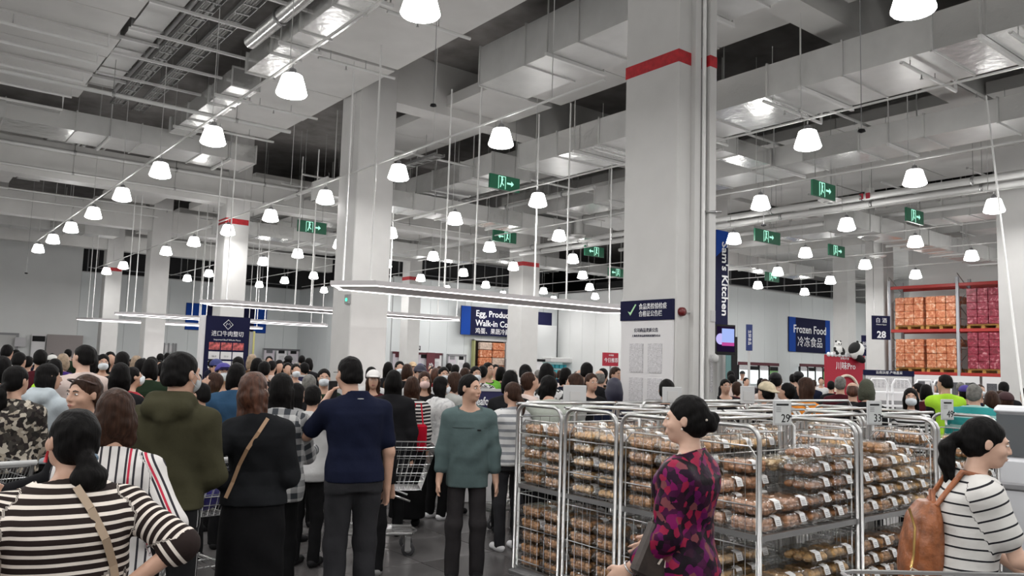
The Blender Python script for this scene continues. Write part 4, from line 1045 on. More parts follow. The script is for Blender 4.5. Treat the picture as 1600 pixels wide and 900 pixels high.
def clam_box(x, y, z, kind, label, grp, single=False, rz=0):
    nbox[0] += 1
    t = thing('clamshell_box', label, 'food box', (x, y, z), rz+random.uniform(-.03, .03), grp)
    link('clamshell', CLAM, t); link('price_label', STICK, t, (random.choice((-.055, .05, .055)), 0, 0))
    if single:
        for i, (a, b, c, r1, r2) in enumerate(spots(kind, random.Random(nbox[0]))):
            me = PIECES[kind][i % 3]; link(me.name.split('.')[0], me, t, (a, b, c), (r1, r2, 0))
    else:
        f = link('bread_filling', random.choice(FILL[kind]), t); f['kind'] = 'stuff'
COLN = ['left', 'mid-left', 'mid-right', 'right']
ROWNM = ['front', 'second', 'third', 'fourth']
for ci in range(4):
    for ri in range(4):
        x = CX0+CW/2+ci*(CW+CG); y = CY0+CD/2+ri*(CD+.01)
        if ci == 3: continue
        if ri == 3 and ci == 0: pass
        cage_nm = '%s roll cage from the left in the %s row' % (['first', 'second', 'third', 'fourth'][ci], ROWNM[ri])
        roll_cage(x, y, 'wire ' + cage_nm)
        for tier, z0 in ((0, .195), (1, .845)):
            # only the sides of the load the photograph shows
            for c in range(4):
                for d in range(2):
                    vis_left = (ci == 0 and c <= 1); vis_front = (ri == 0 and d == 0); top = (tier == 1)
                    if not (vis_left or vis_front or top): continue
                    hmax = 5 if tier == 0 else random.choice((3, 4, 4, 5))
                    if ci == 0 and ri == 0 and d == 0: hmax = (2 if c < 2 else 5) if tier == 1 else (5 if c > 1 else 4)
                    if ri >= 1 and tier == 1: hmax = 5
                    kind = [[2, 0, 4, 3], [1, 3, 1, 0], [3, 0, 1, 1], [1, 2, 3, 0]][(ci+ri) % 4][(tier*2+c//2+d) % 4]
                    if ci == 0 and c < 2: kind = [4, 1, 0, 1][ri] if tier else [0, 3, 1, 1][ri]
                    for k in range(hmax):
                        if top and not (vis_left or vis_front) and k < hmax-1: continue
                        if top and not (vis_left or vis_front) and ri == 3 and ci > 1: continue
                        if ci == 3 and (k < hmax-2 or tier == 0): continue
                        if vis_front and ci == 2 and tier == 0 and k < 3: continue
                        near = (ci <= 1 and ri == 0 and vis_front and k > 0)
                        clam_box(x-CW/2+.155+c*.274+random.uniform(-.004, .004), y-CD/2+.15+d*.272, z0+k*BH, kind,
                                 '%s, %s layer, %s %s stack, %s tier, %s cage, %s row' % (KN[kind], LV[k], COLN[c], ['front', 'rear'][d], ['lower', 'upper'][tier], ['first', 'second', 'third', 'fourth'][ci], ROWNM[ri]),
                                 'boxes of bread in the %s' % cage_nm, near and ci == 0)
# price cards standing on the top rails
def card(px, py, d, price, label, back=False, w_=.155, h_=.165):
    p = at_d(px, py, d); t = thing('price_card', label, 'price sign', p, -.25 if not back else -.25)
    MB().bbox(-w_/2, w_/2, -.006, .006, -h_/2, h_/2, .003).obj('card', mat('card_grey', (.50, .51, .52), .5), t)
    if not back:
        MB().box(-w_/2+.01, w_/2-.01, -.009, -.006, -h_/2+.012, h_/2-.012).obj('sheet', mat('card_sheet', (.56, .58, .58), .5), t)
        MB().box(-w_/2+.02, w_/2-.03, -.011, -.009, h_/2-.034, h_/2-.022).obj('headline', BLACK, t)
        for k in range(3): MB().box(-w_/2+.02, -w_/2+.06, -.011, -.009, h_/2-.052-k*.012, h_/2-.048-k*.012).obj('small_print', GREY, t)
        text(price, .078, t, (.022, -.010, -.038), FACE_Y, BLACK, thick=.001)
        text('90', .022, t, (.064, -.010, -.025), FACE_Y, BLACK, thick=.001)
    else:
        MB().box(-.05, .05, -.010, -.006, -.05, .03).obj('clip_plate', LGREY, t)
    MB().tube([(0, .012, -h_/2-.04), (0, .012, 0)], .009, 6).obj('clip', STEEL, t)
card(1222, 645, 5.3, '29', 'grey price card on the leftmost readable holder, reading 29 yuan 90')
card(1366, 645, 5.6, '33', 'grey price card in the middle of the three, reading 33 yuan 90', w_=.14, h_=.17)
card(1480, 640, 6.4, '49', 'grey price card left of the neon work top, reading 49 yuan 90', w_=.14, h_=.165)
card(1050, 617, 6.6, '', 'blank back of a price card in front of the nearest pillar', True, .19, .13)
card(898, 617, 7.0, '', 'blank back of a price card beside the man in the pale green tee', True, .23, .17)
card(1168, 617, 6.8, '', 'blank back of a price card below the beige cap', True, .15, .15)
# long rails along the rows behind
for (p0, p1, zz, label) in (((815, 628, 7.2), (965, 625, 7.6), 0, 'long cage top rail behind the left cages'), ((1000, 627, 6.5), (1330, 628, 8.2), 0, 'long cage top rail in front of the pillar'), ((900, 634, 6.3), (1240, 640, 5.6), 0, 'cage top rail running toward the price cards')):
    a = at_d(*p0); b = at_d(*p1); b.z = a.z
    t = thing('guard_rail', label, 'rail', a); MB().tube([(0, 0, -a.z), (0, 0, -.06), (b-a).normalized()*.06, b-a-(b-a).normalized()*.06, Vector((b.x-a.x, b.y-a.y, -.06)), Vector((b.x-a.x, b.y-a.y, -a.z))], .014, 7).obj('rail', CHROME, t)
# white bakery case at the right edge
p = at_d(1553, 660, 7.8)
t = thing('bakery_case', 'white curved bakery case behind the woman with the backpack', 'display case', (p.x, p.y, 0), -1.22)
MB().bbox(0, 1.4, 0, .8, 0, 1.05, .05).obj('body', mat('case_white', (.66, .67, .70), .35), t)
MB().bbox(-.02, 1.42, -.02, .82, .72, .80, .02).obj('bumper', GREY, t)
MB().bbox(0, 1.4, 0, .8, 1.45, 1.52, .03).obj('lid', mat('case_white', (.66, .67, .70), .35), t)
MB().box(0.02, 1.38, .02, .04, 1.05, 1.45).obj('glass', mat('case_glass', (.12, .13, .14), .1), t)

# white merchandising racks and lidded bins behind
a = at_d(1395, 640, 15)
t = thing('white_rack', 'white tube rack with shelves behind the masked woman in stripes', 'rack', (a.x, a.y, 0), -.6)
for x in (-.45, 0, .45, .8):
    MB().tube([(x, 0, 0), (x, 0, 1.62), (x+.05, 0, 1.72), (x+.3, 0, 1.72), (x+.35, 0, 1.62), (x+.35, 0, 0)], .02, 6).obj('hoop', WTXT, t)
for z in (.5, .85, 1.2, 1.45): MB().box(-.45, 1.15, -.02, .4, z, z+.03).obj('shelf', WTXT, t)

# ------------------------------------------------------------------ shopping carts
def cart_parts():
    P = {}
    L0, L1, Wb, Wt = .86, .98, .25, .29       # basket: handle end x=0, nose x=L
    def prof(z):   # z 0..1 from floor of basket to rim
        return (.10-.10*z, .10+.72+.12*z, (Wb-.05)+(Wt-Wb+.05)*z)
    mb = MB(); zb, zt = .60, 1.0
    def ringpts(f, rnd=.05):
        x0, x1, w2 = prof(f); z = zb+(zt-zb)*f+(.0 if f < 1 else 0); dz = .10*(1-f)*0
        return [(x0, -w2, z+.04*(1-f)*0), (x1-rnd, -w2+.03, z-.0), (x1, -w2+.06, z), (x1, w2-.06, z), (x1-rnd, w2-.03, z), (x0, w2, z)]
    for k, f in enumerate((0, .2, .4, .6, .8, 1)):
        mb.tube(ringpts(f), .0035 if f < 1 else .007, 5, closed=True, smooth=False)
    n = 15
    for i in range(n+1):
        u = i/n
        for s in (-1, 1):
            pts = []
            for f in (0, 1):
                x0, x1, w2 = prof(f); x = x0+(x1-.05-x0)*u; pts.append((x, s*(w2-.03*u), zb+(zt-zb)*f))
            mb.tube(pts, .0024, 4)
        x0, x1, w2 = prof(0); x = x0+(x1-x0)*u; mb.tube([(x, -w2+.02, zb), (x, w2-.02, zb)], .0024, 4)
    for i in range(9):
        v = -1+2*i/8; pts = []
        for f in (0, 1): x0, x1, w2 = prof(f); pts.append((x1, v*(w2-.06), zb+(zt-zb)*f))
        mb.tube(pts, .0024, 4)
        pts = []
        for f in (0, 1): x0, x1, w2 = prof(f); pts.append((x0, v*(w2-.02), zb+(zt-zb)*f))
        mb.tube(pts, .0024, 4)
        x0, x1, w2 = prof(0); mb.tube([(x0, v*(w2-.02), zb), (x1, v*(w2-.06), zb)], .0024, 4)
    P['basket'] = mb.mesh('basket', CHROME)
    mb = MB()
    for s in (-1, 1):
        mb.tube([(-.02, s*.29, 1.02), (.02, s*.27, .62), (.05, s*.25, .30), (.12, s*.24, .22), (.75, s*.17, .20)], .013, 7)
        mb.tube([(.10, s*.22, .60), (.50, s*.20, .58), (.72, s*.18, .5)], .010, 6)
    mb.tube([(.75, -.17, .20), (.80, 0, .20), (.75, .17, .20)], .013, 7)
    P['frame'] = mb.mesh('frame', CHROME)
    mb = MB(); 
    for i in range(9): y = -.2+.05*i; mb.tube([(.10, y, .225), (.76, y*.8, .215)], .004, 5)
    for x in (.12, .35, .58, .76): mb.tube([(x, -.22+.05*x, .222), (x, .22-.05*x, .222)], .005, 5)
    P['lower_rack'] = mb.mesh('lower_rack', CHROME)
    P['handle'] = MB().tube([(-.06, -.30, 1.03), (-.06, .30, 1.03)], .018, 10, 0).tube([(-.06, -.30, 1.03), (0, -.29, 1.0)], .012, 6, 1).tube([(-.06, .30, 1.03), (0, .29, 1.0)], .012, 6, 1).mesh('handle', [LGREY, CHROME])
    P['castor'] = MB().lathe([(0, -.014), (.05, -.014), (.062, -.01), (.062, .01), (.05, .014), (0, .014)], (0, 0, .062), 16, mi=0, axis='y').lathe([(0, -.018), (.03, -.016), (.03, .016), (0, .018)], (0, 0, .062), 12, mi=2, axis='y').box(-.03, .02, -.024, -.019, .05, .17, 1).box(-.03, .02, .019, .024, .05, .17, 1).box(-.03, .02, -.024, .024, .15, .18, 1).mesh('castor', [RUBBER, CHROME, LGREY])
    mb = MB()
    for i in range(9): y = -.22+.055*i; mb.tube([(.02, y, .98), (.20, y, .72)], .003, 4)
    mb.tube([(.20, -.24, .72), (.20, .24, .72)], .005, 5).tube([(.30, -.24, .74), (.30, .24, .74)], .005, 5)
    P['child_seat'] = mb.mesh('child_seat', CHROME)
    return P
CP = cart_parts()
def cart(x, y, az, label, seat=True):
    """az: compass azimuth of the cart's nose"""
    t = thing('shopping_cart', label, 'cart', (x, y, 0), pi/2-az, 'wire shopping carts')
    for k in ('basket', 'frame', 'lower_rack', 'handle') + (('child_seat',) if seat else ()): link(k, CP[k], t)
    for (cx_, cy_) in ((.10, -.24), (.10, .24), (.72, -.16), (.72, .16)): link('castor', CP['castor'], t, (cx_, cy_, 0))
    return t
def az_at(px, f): return R(YAW)+math.atan((px-800)/F_PX)+R(f)
def gpos(px, d): p = at_d(px, 568, d); return p.x, p.y
x, y = gpos(528, 7.5); cart(x, y, az_at(600, 88), 'empty wire cart beside the man in the navy polo')
x, y = gpos(845, 9.3); cart(x, y, az_at(820, -125), 'wire cart with red goods pushed by the girl in the striped sweater')
x, y = gpos(338, 5.9); cart(x, y, az_at(320, -20), 'wire cart holding a purple bag between the hooded man and the woman in black')
x, y = gpos(-12, 5.3); cart(x, y, az_at(20, -15), 'wire cart at the left edge pushed by the woman in the floral jacket')
x, y = gpos(1815, 2.55); t = cart(x, y, R(YAW-90), 'near wire cart whose rim crosses the bottom right corner', False); t.scale = (1, 1, 1.12)
# goods in the carts
x, y = gpos(331, 6.2)
bag = thing('shopping_bag', 'glossy purple blue bag lying in the cart beside the woman in black', 'bag', (x, y, .62))
PUR = mat('purple_bag', (.03, .025, .16), .3, noise=.5, nscale=12, bump=.6, bscale=10)
MB().ell((0, 0, .12), (.16, .13, .14), 14).ell((.05, .02, .26), (.09, .08, .07), 10).obj('body', PUR, bag)
x, y = gpos(806, 9.15)
for k, (dx, dz, m, lab) in enumerate(((-.12, .62, 'red_pack', 'dark red netted pack in the cart of the striped sweater girl'), (.08, .62, 'red_pack', 'second red pack beside it in the same cart'), (.0, .76, 'copper_pack', 'copper coloured pouch on top in the same cart'))):
    o = MB().bbox(-.1, .1, -.08, .08, 0, .13, .02).obj('food_pack', mat(m, (.28, .02, .03) if m == 'red_pack' else (.35, .13, .06), .4, noise=.5, nscale=20), None, (x+dx, y+dx*.3, dz)); tag(o, lab, 'pack')
# ------------------------------------------------------------------ bodies: one continuous surface grown from a distance field
def surfnet(F, org, h):
    S = F < 0; nx, ny, nz = F.shape; C = (nx-1, ny-1, nz-1)
    cells = []; poss = []; quads = []
    for ax in range(3):
        sl0 = [slice(None)]*3; sl1 = [slice(None)]*3; sl0[ax] = slice(0, -1); sl1[ax] = slice(1, None)
        cr = S[tuple(sl0)] != S[tuple(sl1)]
        I = np.array(np.nonzero(cr)).T
        if len(I) == 0: continue
        J = I.copy(); J[:, ax] += 1
        f0 = F[I[:, 0], I[:, 1], I[:, 2]]; f1 = F[J[:, 0], J[:, 1], J[:, 2]]
        t = f0/(f0-f1); P = I.astype(np.float32); P[:, ax] += t
        b, c = [(1, 2), (2, 0), (0, 1)][ax]
        ok = (I[:, b] > 0) & (I[:, c] > 0) & (I[:, b] < C[b]) & (I[:, c] < C[c])
        I = I[ok]; P = P[ok]; s0 = S[I[:, 0], I[:, 1], I[:, 2]]
        q = []
        for db, dc in ((-1, -1), (0, -1), (0, 0), (-1, 0)):
            K = I.copy(); K[:, b] += db; K[:, c] += dc
            lin = (K[:, 0]*C[1]+K[:, 1])*C[2]+K[:, 2]; cells.append(lin); poss.append(P); q.append(lin)
        q = np.array(q).T; q[~s0] = q[~s0][:, ::-1]; quads.append(q)
    if not cells: return np.zeros((0, 3)), np.zeros((0, 4), int)
    cells = np.concatenate(cells); poss = np.concatenate(poss); quads = np.concatenate(quads)
    u, inv = np.unique(cells, return_inverse=True); cnt = np.bincount(inv)
    V = np.stack([np.bincount(inv, poss[:, k])/cnt for k in range(3)], 1)
    return V*h+org, np.searchsorted(u, quads)

def smin(a, b, k):
    h = np.maximum(k-np.abs(a-b), 0)/k
    return np.minimum(a, b)-h*h*k*.25

class Field:
    def __init__(s, lo, hi, h):
        s.h = h; s.lo = np.array(lo, np.float32); n = np.ceil((np.array(hi)-s.lo)/h).astype(int)+1
        s.ax = [s.lo[i]+h*np.arange(n[i], dtype=np.float32) for i in range(3)]
        s.F = np.full(tuple(n), .5, np.float32)
    def sub(s, lo, hi):
        r = []
        for i in range(3):
            a = int(max(0, math.floor((lo[i]-s.lo[i])/s.h))); b = int(min(len(s.ax[i]), math.ceil((hi[i]-s.lo[i])/s.h)+1))
            if b-a < 1: return None, None
            r.append(slice(a, b))
        return tuple(r), [s.ax[0][r[0]][:, None, None], s.ax[1][r[1]][None, :, None], s.ax[2][r[2]][None, None, :]]
    def put(s, sl, d, k, op):
        if op == '+': s.F[sl] = smin(s.F[sl], d, k)
        elif op == '-': s.F[sl] = -smin(-s.F[sl], d, k)
    def cap(s, a, b, ra, rb, k=.02, op='+'):
        a = np.array(a, float); b = np.array(b, float); m = max(ra, rb)+k+2*s.h
        sl, X = s.sub(np.minimum(a, b)-m, np.maximum(a, b)+m)
        if sl is None: return
        ab = b-a; L = float(ab @ ab)+1e-9
        P = [X[i]-a[i] for i in range(3)]; t = np.clip((P[0]*ab[0]+P[1]*ab[1]+P[2]*ab[2])/L, 0, 1)
        d = np.sqrt((P[0]-t*ab[0])**2+(P[1]-t*ab[1])**2+(P[2]-t*ab[2])**2)-(ra+(rb-ra)*t)
        s.put(sl, d, k, op)
    def ell(s, c, r, k=.02, op='+', M=None, o=None):
        """ellipsoid; with M (3x3, columns = axes) and o, c is given in that frame"""
        r = np.array(r, float); c = np.array(c, float)
        cc = c if M is None else np.array(o)+M @ c
        m = r.max()+k+2*s.h; sl, X = s.sub(cc-m, cc+m)
        if sl is None: return
        P = [X[i]-cc[i] for i in range(3)]
        if M is not None: P = [P[0]*M[0, j]+P[1]*M[1, j]+P[2]*M[2, j] for j in range(3)]
        k0 = np.sqrt((P[0]/r[0])**2+(P[1]/r[1])**2+(P[2]/r[2])**2); k1 = np.sqrt((P[0]/r[0]**2)**2+(P[1]/r[1]**2)**2+(P[2]/r[2]**2)**2)+1e-6
        s.put(sl, k0*(k0-1)/k1, k, op)
    def loft(s, zs, wx, wy, cx, cy, k=.03, off=0, e=2.4):
        z0, z1 = zs[0]-off, zs[-1]+off*.5; m = .08+off
        sl, X = s.sub((min(cx)-max(wx)-m, min(cy)-max(wy)-m, z0-m), (max(cx)+max(wx)+m, max(cy)+max(wy)+m, z1+m))
        z = X[2].ravel(); g = lambda a: np.interp(z, zs, a)[None, None, :].astype(np.float32)
        a = g(wx)+off; b = g(wy)+off
        q = ((np.abs(X[0]-g(cx))/a)**e+(np.abs(X[1]-g(cy))/b)**e)**(1/e)
        d = (q-1)*np.minimum(a, b)
        dz = np.maximum(z0-X[2], X[2]-z1); d = np.maximum(d, dz)
        s.put(sl, d, k, '+')
    def cut_above(s, f):   # keep where f(X)<0
        d = f(s.ax[0][:, None, None], s.ax[1][None, :, None], s.ax[2][None, None, :]); s.F = np.maximum(s.F, d)
    def fold(s, amp, sc, seed=0):
        X = [s.ax[0][:, None, None], s.ax[1][None, :, None], s.ax[2][None, None, :]]
        n = np.sin(X[0]*sc*1.3+seed+2*np.sin(X[2]*sc*.6+seed))*np.sin(X[2]*sc*.9+X[1]*sc*1.1+seed*2)+.6*np.sin(X[2]*sc*2.1+X[0]*sc*1.7+seed*3)*np.sin(X[1]*sc*1.9-X[0]*sc)
        s.F = s.F+(amp*n).astype(np.float32)
    def mesh(s, name, m, pc=None):
        V, Q = surfnet(s.F, s.lo, s.h)
        me = bpy.data.meshes.new(name)
        me.vertices.add(len(V)); me.vertices.foreach_set('co', V.astype(np.float32).ravel())
        me.loops.add(len(Q)*4); me.loops.foreach_set('vertex_index', Q.astype(np.int32).ravel())
        me.polygons.add(len(Q)); me.polygons.foreach_set('loop_start', np.arange(0, len(Q)*4, 4, dtype=np.int32))
        me.polygons.foreach_set('use_smooth', np.ones(len(Q), bool)); me.update(calc_edges=True)
        me.materials.append(m)
        if pc is not None and len(V):
            a = me.attributes.new('pc', 'FLOAT_VECTOR', 'POINT'); a.data.foreach_set('vector', pc(V).astype(np.float32).ravel())
        return me

ZT = [.80, .88, .95, 1.02, 1.10, 1.18, 1.26, 1.32, 1.37, 1.41, 1.45]
TWM = [.160, .168, .165, .155, .148, .156, .166, .172, .150, .100, .052]; TDM = [.100, .112, .110, .104, .102, .108, .114, .112, .092, .070, .050]
TWF = [.165, .178, .172, .150, .132, .137, .148, .154, .134, .088, .046]; TDF = [.104, .118, .112, .098, .090, .104, .118, .110, .085, .064, .045]
def rotm(yaw, pitch, roll=0):
    return np.array(Matrix.Rotation(-yaw, 3, 'Z') @ Matrix.Rotation(-pitch, 3, 'X') @ Matrix.Rotation(roll, 3, 'Y'))
ARMS = {
 'down': ((.14, -.03, -1), (.04, .18, -1)), 'push': ((.12, .30, -1), (-.05, 1, -.12)), 'hip': ((.62, -.42, -.72), (-.72, .48, -.55)),
 'hipback': ((.50, -.80, -.45), (-.62, .72, -.50)), 'face': ((.35, .75, -.35), (-.65, .35, .9)), 'fwd': ((.1, .5, -.9), (.0, 1, .05)),
 'phone': ((.12, .25, -1), (-.35, .9, .35)), 'pocket': ((.22, -.12, -1), (-.02, .14, -1)), 'up': ((.3, .6, -.3), (-.2, .5, 1)), 'fold': ((.1, .25, -1), (-.9, .6, .05)),
 'side': ((.20, -.02, -1), (.10, .16, -1)), 'bag': ((.10, .05, -1), (-.1, .9, -.45)), 'reach': ((.05, .35, -.95), (-.02, .8, -.6)),
}
def nrm(v): v = np.array(v, float); return v/np.linalg.norm(v)
def skel(sp):
    K = {}; fem = sp.get('sex', 'f') == 'f'; b = sp.get('b', 1.0); ln = R(sp.get('lean', 0)); K['fem'] = fem; K['b'] = b
    zs = np.array(ZT); sh = lambda z: np.where(z > .95, (z-.95)*math.tan(ln), 0.0)
    K['cy'] = list(sh(zs)+np.interp(zs, [.8, .9, 1.05, 1.3, 1.45], [-.015, -.02, .005, -.01, -.015]))
    K['cx'] = [0]*len(ZT)
    K['wx'] = [v*b for v in (TWF if fem else TWM)]; K['wy'] = [v*(b**1.3) for v in (TDF if fem else TDM)]
    y14 = float(sh(np.array(1.40))); y16 = float(sh(np.array(1.585)))
    ny = sp.get('neck', 0)
    K['neck0'] = np.array((sp.get('hx', 0)*.7, y14-.02, 1.39)); K['hc'] = np.array((sp.get('hx', 0), y16+.012+ny, 1.585-.02*abs(ln)*3))
    K['M'] = rotm(R(sp.get('hy', 0)), R(sp.get('hp', 0)), R(sp.get('hr', 0)))
    K['arm'] = {}
    for side, key in ((1, 'R'), (-1, 'L')):
        a = sp.get(key, 'down'); a = ARMS[a] if isinstance(a, str) else a
        S = np.array((side*(.150 if fem else .168)*b, y14-.012, 1.338)); m = np.array((side, 1, 1))
        E_ = S+nrm(np.array(a[0])*m)*.285; W = E_+nrm(np.array(a[1])*m)*.245
        K['arm'][side] = (S, E_, W, nrm(W-E_))
    st = sp.get('stride', 0)
    K['leg'] = {}
    for side in (1, -1):
        H = np.array((side*.088*b, -.01, .88)); Kn = np.array((side*.10, .015+side*st*.10, .475)); A = np.array((side*.10, -.02+side*st*.16, .085))
        K['leg'][side] = (H, Kn, A)
    return K
def head_into(fd, K, detail):
    M, o = K['M'], K['hc']; k = .018
    E = lambda c, r, kk=k, op='+': fd.ell(c, r, kk, op, M, o)
    T = lambda p: o+M @ np.array(p)
    E((0, -.014, .020), (.074, .090, .090)); E((0, .020, -.030), (.058, .070, .080)); E((0, .052, -.088), (.026, .026, .020), .03)
    fd.cap(K['neck0'], T((0, -.018, -.06)), .056 if not K['fem'] else .049, .054 if not K['fem'] else .046, .025)
    if detail:
        E((.036, .056, -.030), (.022, .024, .022)); E((-.036, .056, -.030), (.022, .024, .022))
        fd.cap(T((-.028, .078, .020)), T((.028, .078, .020)), .010, .010, .016)
        fd.ell((.030, .094, .002), (.014, .012, .010), .012, '-', M, o); fd.ell((-.030, .094, .002), (.014, .012, .010), .012, '-', M, o)
        fd.cap(T((0, .088, .008)), T((0, .104, -.030)), .007, .0095, .010); fd.cap(T((-.012, .094, -.034)), T((.012, .094, -.034)), .007, .007, .008)
        fd.cap(T((-.016, .084, -.062)), T((.016, .084, -.062)), .009, .009, .012)
    else: fd.cap(T((0, .085, .0)), T((0, .100, -.03)), .009, .012, .012)
    for s_ in (-1, 1): E((s_*.075, -.006, -.008), (.010, .016, .028), .006); detail and E((s_*.086, -.002, -.006), (.006, .008, .015), .004, '-')
def hand_into(fd, K, side, fine):
    S, E_, W, d = K['arm'][side]
    ref = np.array((side*-1.0, 0, 0)) if abs(d[0]) < .8 else np.array((0, 0, -1.0))
    n = ref-d*(ref @ d); n = nrm(n); s = np.cross(d, n)          # n: palm normal toward body, s: across
    if s[1] < 0: s = -s                                          # thumb side forward
    if not fine:
        fd.cap(W, W+d*.08, .027, .034, .015); fd.cap(W+d*.08, W+d*.14+n*.02, .030, .018, .015); fd.cap(W+d*.02, W+d*.07+s*.045, .014, .011, .01); return
    for i, (q, L) in enumerate(((.031, .070), (.011, .080), (-.010, .075), (-.030, .060))):
        kn = W+d*.082+s*q; fd.cap(W+s*q*.5, kn, .017, .0135, .012)
        d1 = nrm(d+n*.35+s*q*2); d2 = nrm(d+n*1.1+s*q*1.5); m = kn+d1*L*.5
        fd.cap(kn, m, .0105, .0095, .004); fd.cap(m, m+d2*L*.5, .0095, .0078, .004)
    t0 = W+d*.025+s*.026; t1 = t0+nrm(d*.8+s*.7+n*.2)*.045; fd.cap(t0, t1, .0145, .0115, .008); fd.cap(t1, t1+nrm(d+s*.25+n*.3)*.03, .011, .009, .004)
def body_mesh(sp, K, h):
    fem = K['fem']; fd = Field((-.62, -.55, 0 if sp.get('legs') else .70), (.62, .72, 1.78), h)
    fd.loft(ZT[2:], [w_-.012 for w_ in K['wx'][2:]], [w_-.014 for w_ in K['wy'][2:]], K['cx'][2:], K['cy'][2:])
    f = .88 if fem else 1
    for side in (1, -1):
        S, E_, W, d = K['arm'][side]
        fd.cap(S*np.array((.5, 1, 1))+np.array((0, 0, .022)), S, .050*f, .050*f, .04); fd.cap(S, E_, .048*f, .040*f, .03); fd.cap(E_, W, .040*f, .0265*f, .02)
        hand_into(fd, K, side, h < .012)
        if sp.get('legs'):
            H, Kn, A = K['leg'][side]; fd.cap(H, Kn, .085*f, .055*f, .03); fd.cap(Kn, A, .056*f, .038*f, .02); fd.cap(A, A+np.array((0, .10, -.045)), .036, .026, .02)
    head_into(fd, K, h < .012)
    return fd.mesh('body', sp.get('skin', SKIN))
def top_mesh(sp, K, h):
    fem = K['fem']; off = sp.get('off', .014); hem = sp.get('hem', .86); sl = sp.get('sleeve', 2.0); f = .88 if fem else 1
    fd = Field((-.60, -.50, hem-.06), (.60, .60, 1.56), h)
    wx = list(K['wx']); wy = list(K['wy'])
    if sp.get('loose'):
        wx = [max(v, .150*K['b']) if z < 1.35 else v for v, z in zip(wx, ZT)]; wy = [max(v, .108*K['b']) if z < 1.35 else v for v, z in zip(wy, ZT)]
    zs = [min(hem-.04, .70)]+ZT; ext = lambda a, d_=0: [a[0]+d_]+list(a)
    fd.loft(zs, ext(wx, sp.get('flare', 0)), ext(wy, sp.get('flare', 0)), [0]+K['cx'], ext(K['cy']), .03, off)
    for side in (1, -1):
        S, E_, W, d = K['arm'][side]
        fd.cap(S*np.array((.45, 1, 1))+np.array((0, 0, .030)), S, .052*f+off, .050*f+off, .05)
        e = S+(E_-S)*min(1, sl); re = .050*f+(.040-.050)*f*min(1, sl)
        fd.cap(S, e, .053*f+off, re+off+.006, .035)
        if sl > 1: w2 = E_+(W-E_)*min(1, sl-1); fd.cap(E_, w2, .042*f+off+.004, .042*f+(.028-.042)*f*(sl-1)+off, .02)
    fd.fold(sp.get('fold', .0035), 17, hash(str(sp.get('top', ''))) % 7 if False else sp.get('seed', 1))
    if sp.get('hood'):
        y = K['neck0'][1]; fd.cap((-.075, y-.045, 1.445), (.075, y-.045, 1.445), .052, .052, .03); fd.cap((-.075, y-.10, 1.41), (.075, y-.10, 1.41), .052, .052, .03); fd.cap((0, y-.12, 1.36), (0, y-.11, 1.30), .045, .02, .04)
        fd.cap((-.085, y-.02, 1.43), (-.05, y+.06, 1.41), .04, .03, .03); fd.cap((.085, y-.02, 1.43), (.05, y+.06, 1.41), .04, .03, .03)
    elif sp.get('collar'):
        y = K['neck0'][1]; fd.cap((-.035, y-.02, 1.435), (.035, y-.02, 1.435), .045, .045, .02)
    fd.F = np.maximum(fd.F, (hem-fd.ax[2])[None, None, :])
    n0 = K['neck0']
    if not sp.get('hood'):
        zt_ = 1.452 if sp.get('collar') else 1.428
        fd.cut_above(lambda X, Y, Z: np.minimum((Z-(zt_-.45*(Y-float(n0[1]))))*.9, .098-np.abs(X)))
    nk = sp.get('neckr', .062); fw = sp.get('scoop', .02)
    fd.cap(n0+np.array((0, fw, .02)), n0+np.array((0, .03+fw*1.5, .18)), nk-.008, nk+.01, .005, '-')
    if fw > .04: fd.cap(n0+np.array((0, .09, -.02)), n0+np.array((0, .15, .05)), .07, .08, .01, '-')
    def pc(V):
        out = np.zeros_like(V); out[:, 0] = V[:, 0]; out[:, 1] = V[:, 2]; best = np.full(len(V), 1e9)
        tw = np.interp(V[:, 2], ZT, K['wx']); cy = np.interp(V[:, 2], ZT, K['cy'])
        td = np.maximum(np.abs(V[:, 0])-tw-.012, 0)
        for side in (1, -1):
            S, E_, W, d = K['arm'][side]
            for (a, b, l0, rr) in ((S, E_, 0, .055), (E_, W, .285, .045)):
                ab = b-a; tu = ((V-a) @ ab)/(ab @ ab); t = np.clip(tu, 0, 1); P = a+t[:, None]*ab; dd = np.linalg.norm(V-P, axis=1); t = np.where((tu < 0) | ((tu > 1) & (l0 > 0)), tu, t)
                m = (dd < best) & (dd < rr+.035) & ((td > .004) | (np.abs(V[:, 1]-cy) > .13))
                best = np.where(m, dd, best)
                u = np.cross(ab/np.linalg.norm(ab), (0, 1, .01)); u /= np.linalg.norm(u)
                out[:, 1] = np.where(m, 1.338-(l0+t*np.linalg.norm(ab)), out[:, 1]); out[:, 0] = np.where(m, side*.2+((V-P) @ u), out[:, 0])
        return out
    return fd.mesh(sp.get('topname', 'shirt'), sp['top'], pc)
def trouser_mesh(sp, K, h):
    f = (.92 if K['fem'] else 1)*sp.get('tw', 1); fd = Field((-.34, -.35, .03), (.34, .40, 1.10), h); wst = sp.get('waist', 1.04)
    zs = [.82, .88, .95, 1.02, 1.08]; g = lambda a: list(np.interp(zs, ZT, a))
    fd.loft(zs, g(K['wx']), g(K['wy']), [0]*5, g(K['cy']), .03, .006)
    for side in (1, -1):
        H, Kn, A = K['leg'][side]; fd.cap(H+np.array((0, 0, -.03)), Kn, .083*f*K['b'], .068*f, .03); fd.cap(Kn, A+np.array((0, 0, -.03)), .070*f, .060*f, .03)
    fd.fold(.004, 15, 3); fd.F = np.maximum(fd.F, np.maximum(.045-fd.ax[2], fd.ax[2]-wst)[None, None, :])
    def pc(V):
        out = np.zeros_like(V); out[:, 0] = V[:, 1]; out[:, 1] = V[:, 2]; out[:, 2] = np.abs(V[:, 0]); return out
    return fd.mesh('trousers', sp['bottom'], pc)
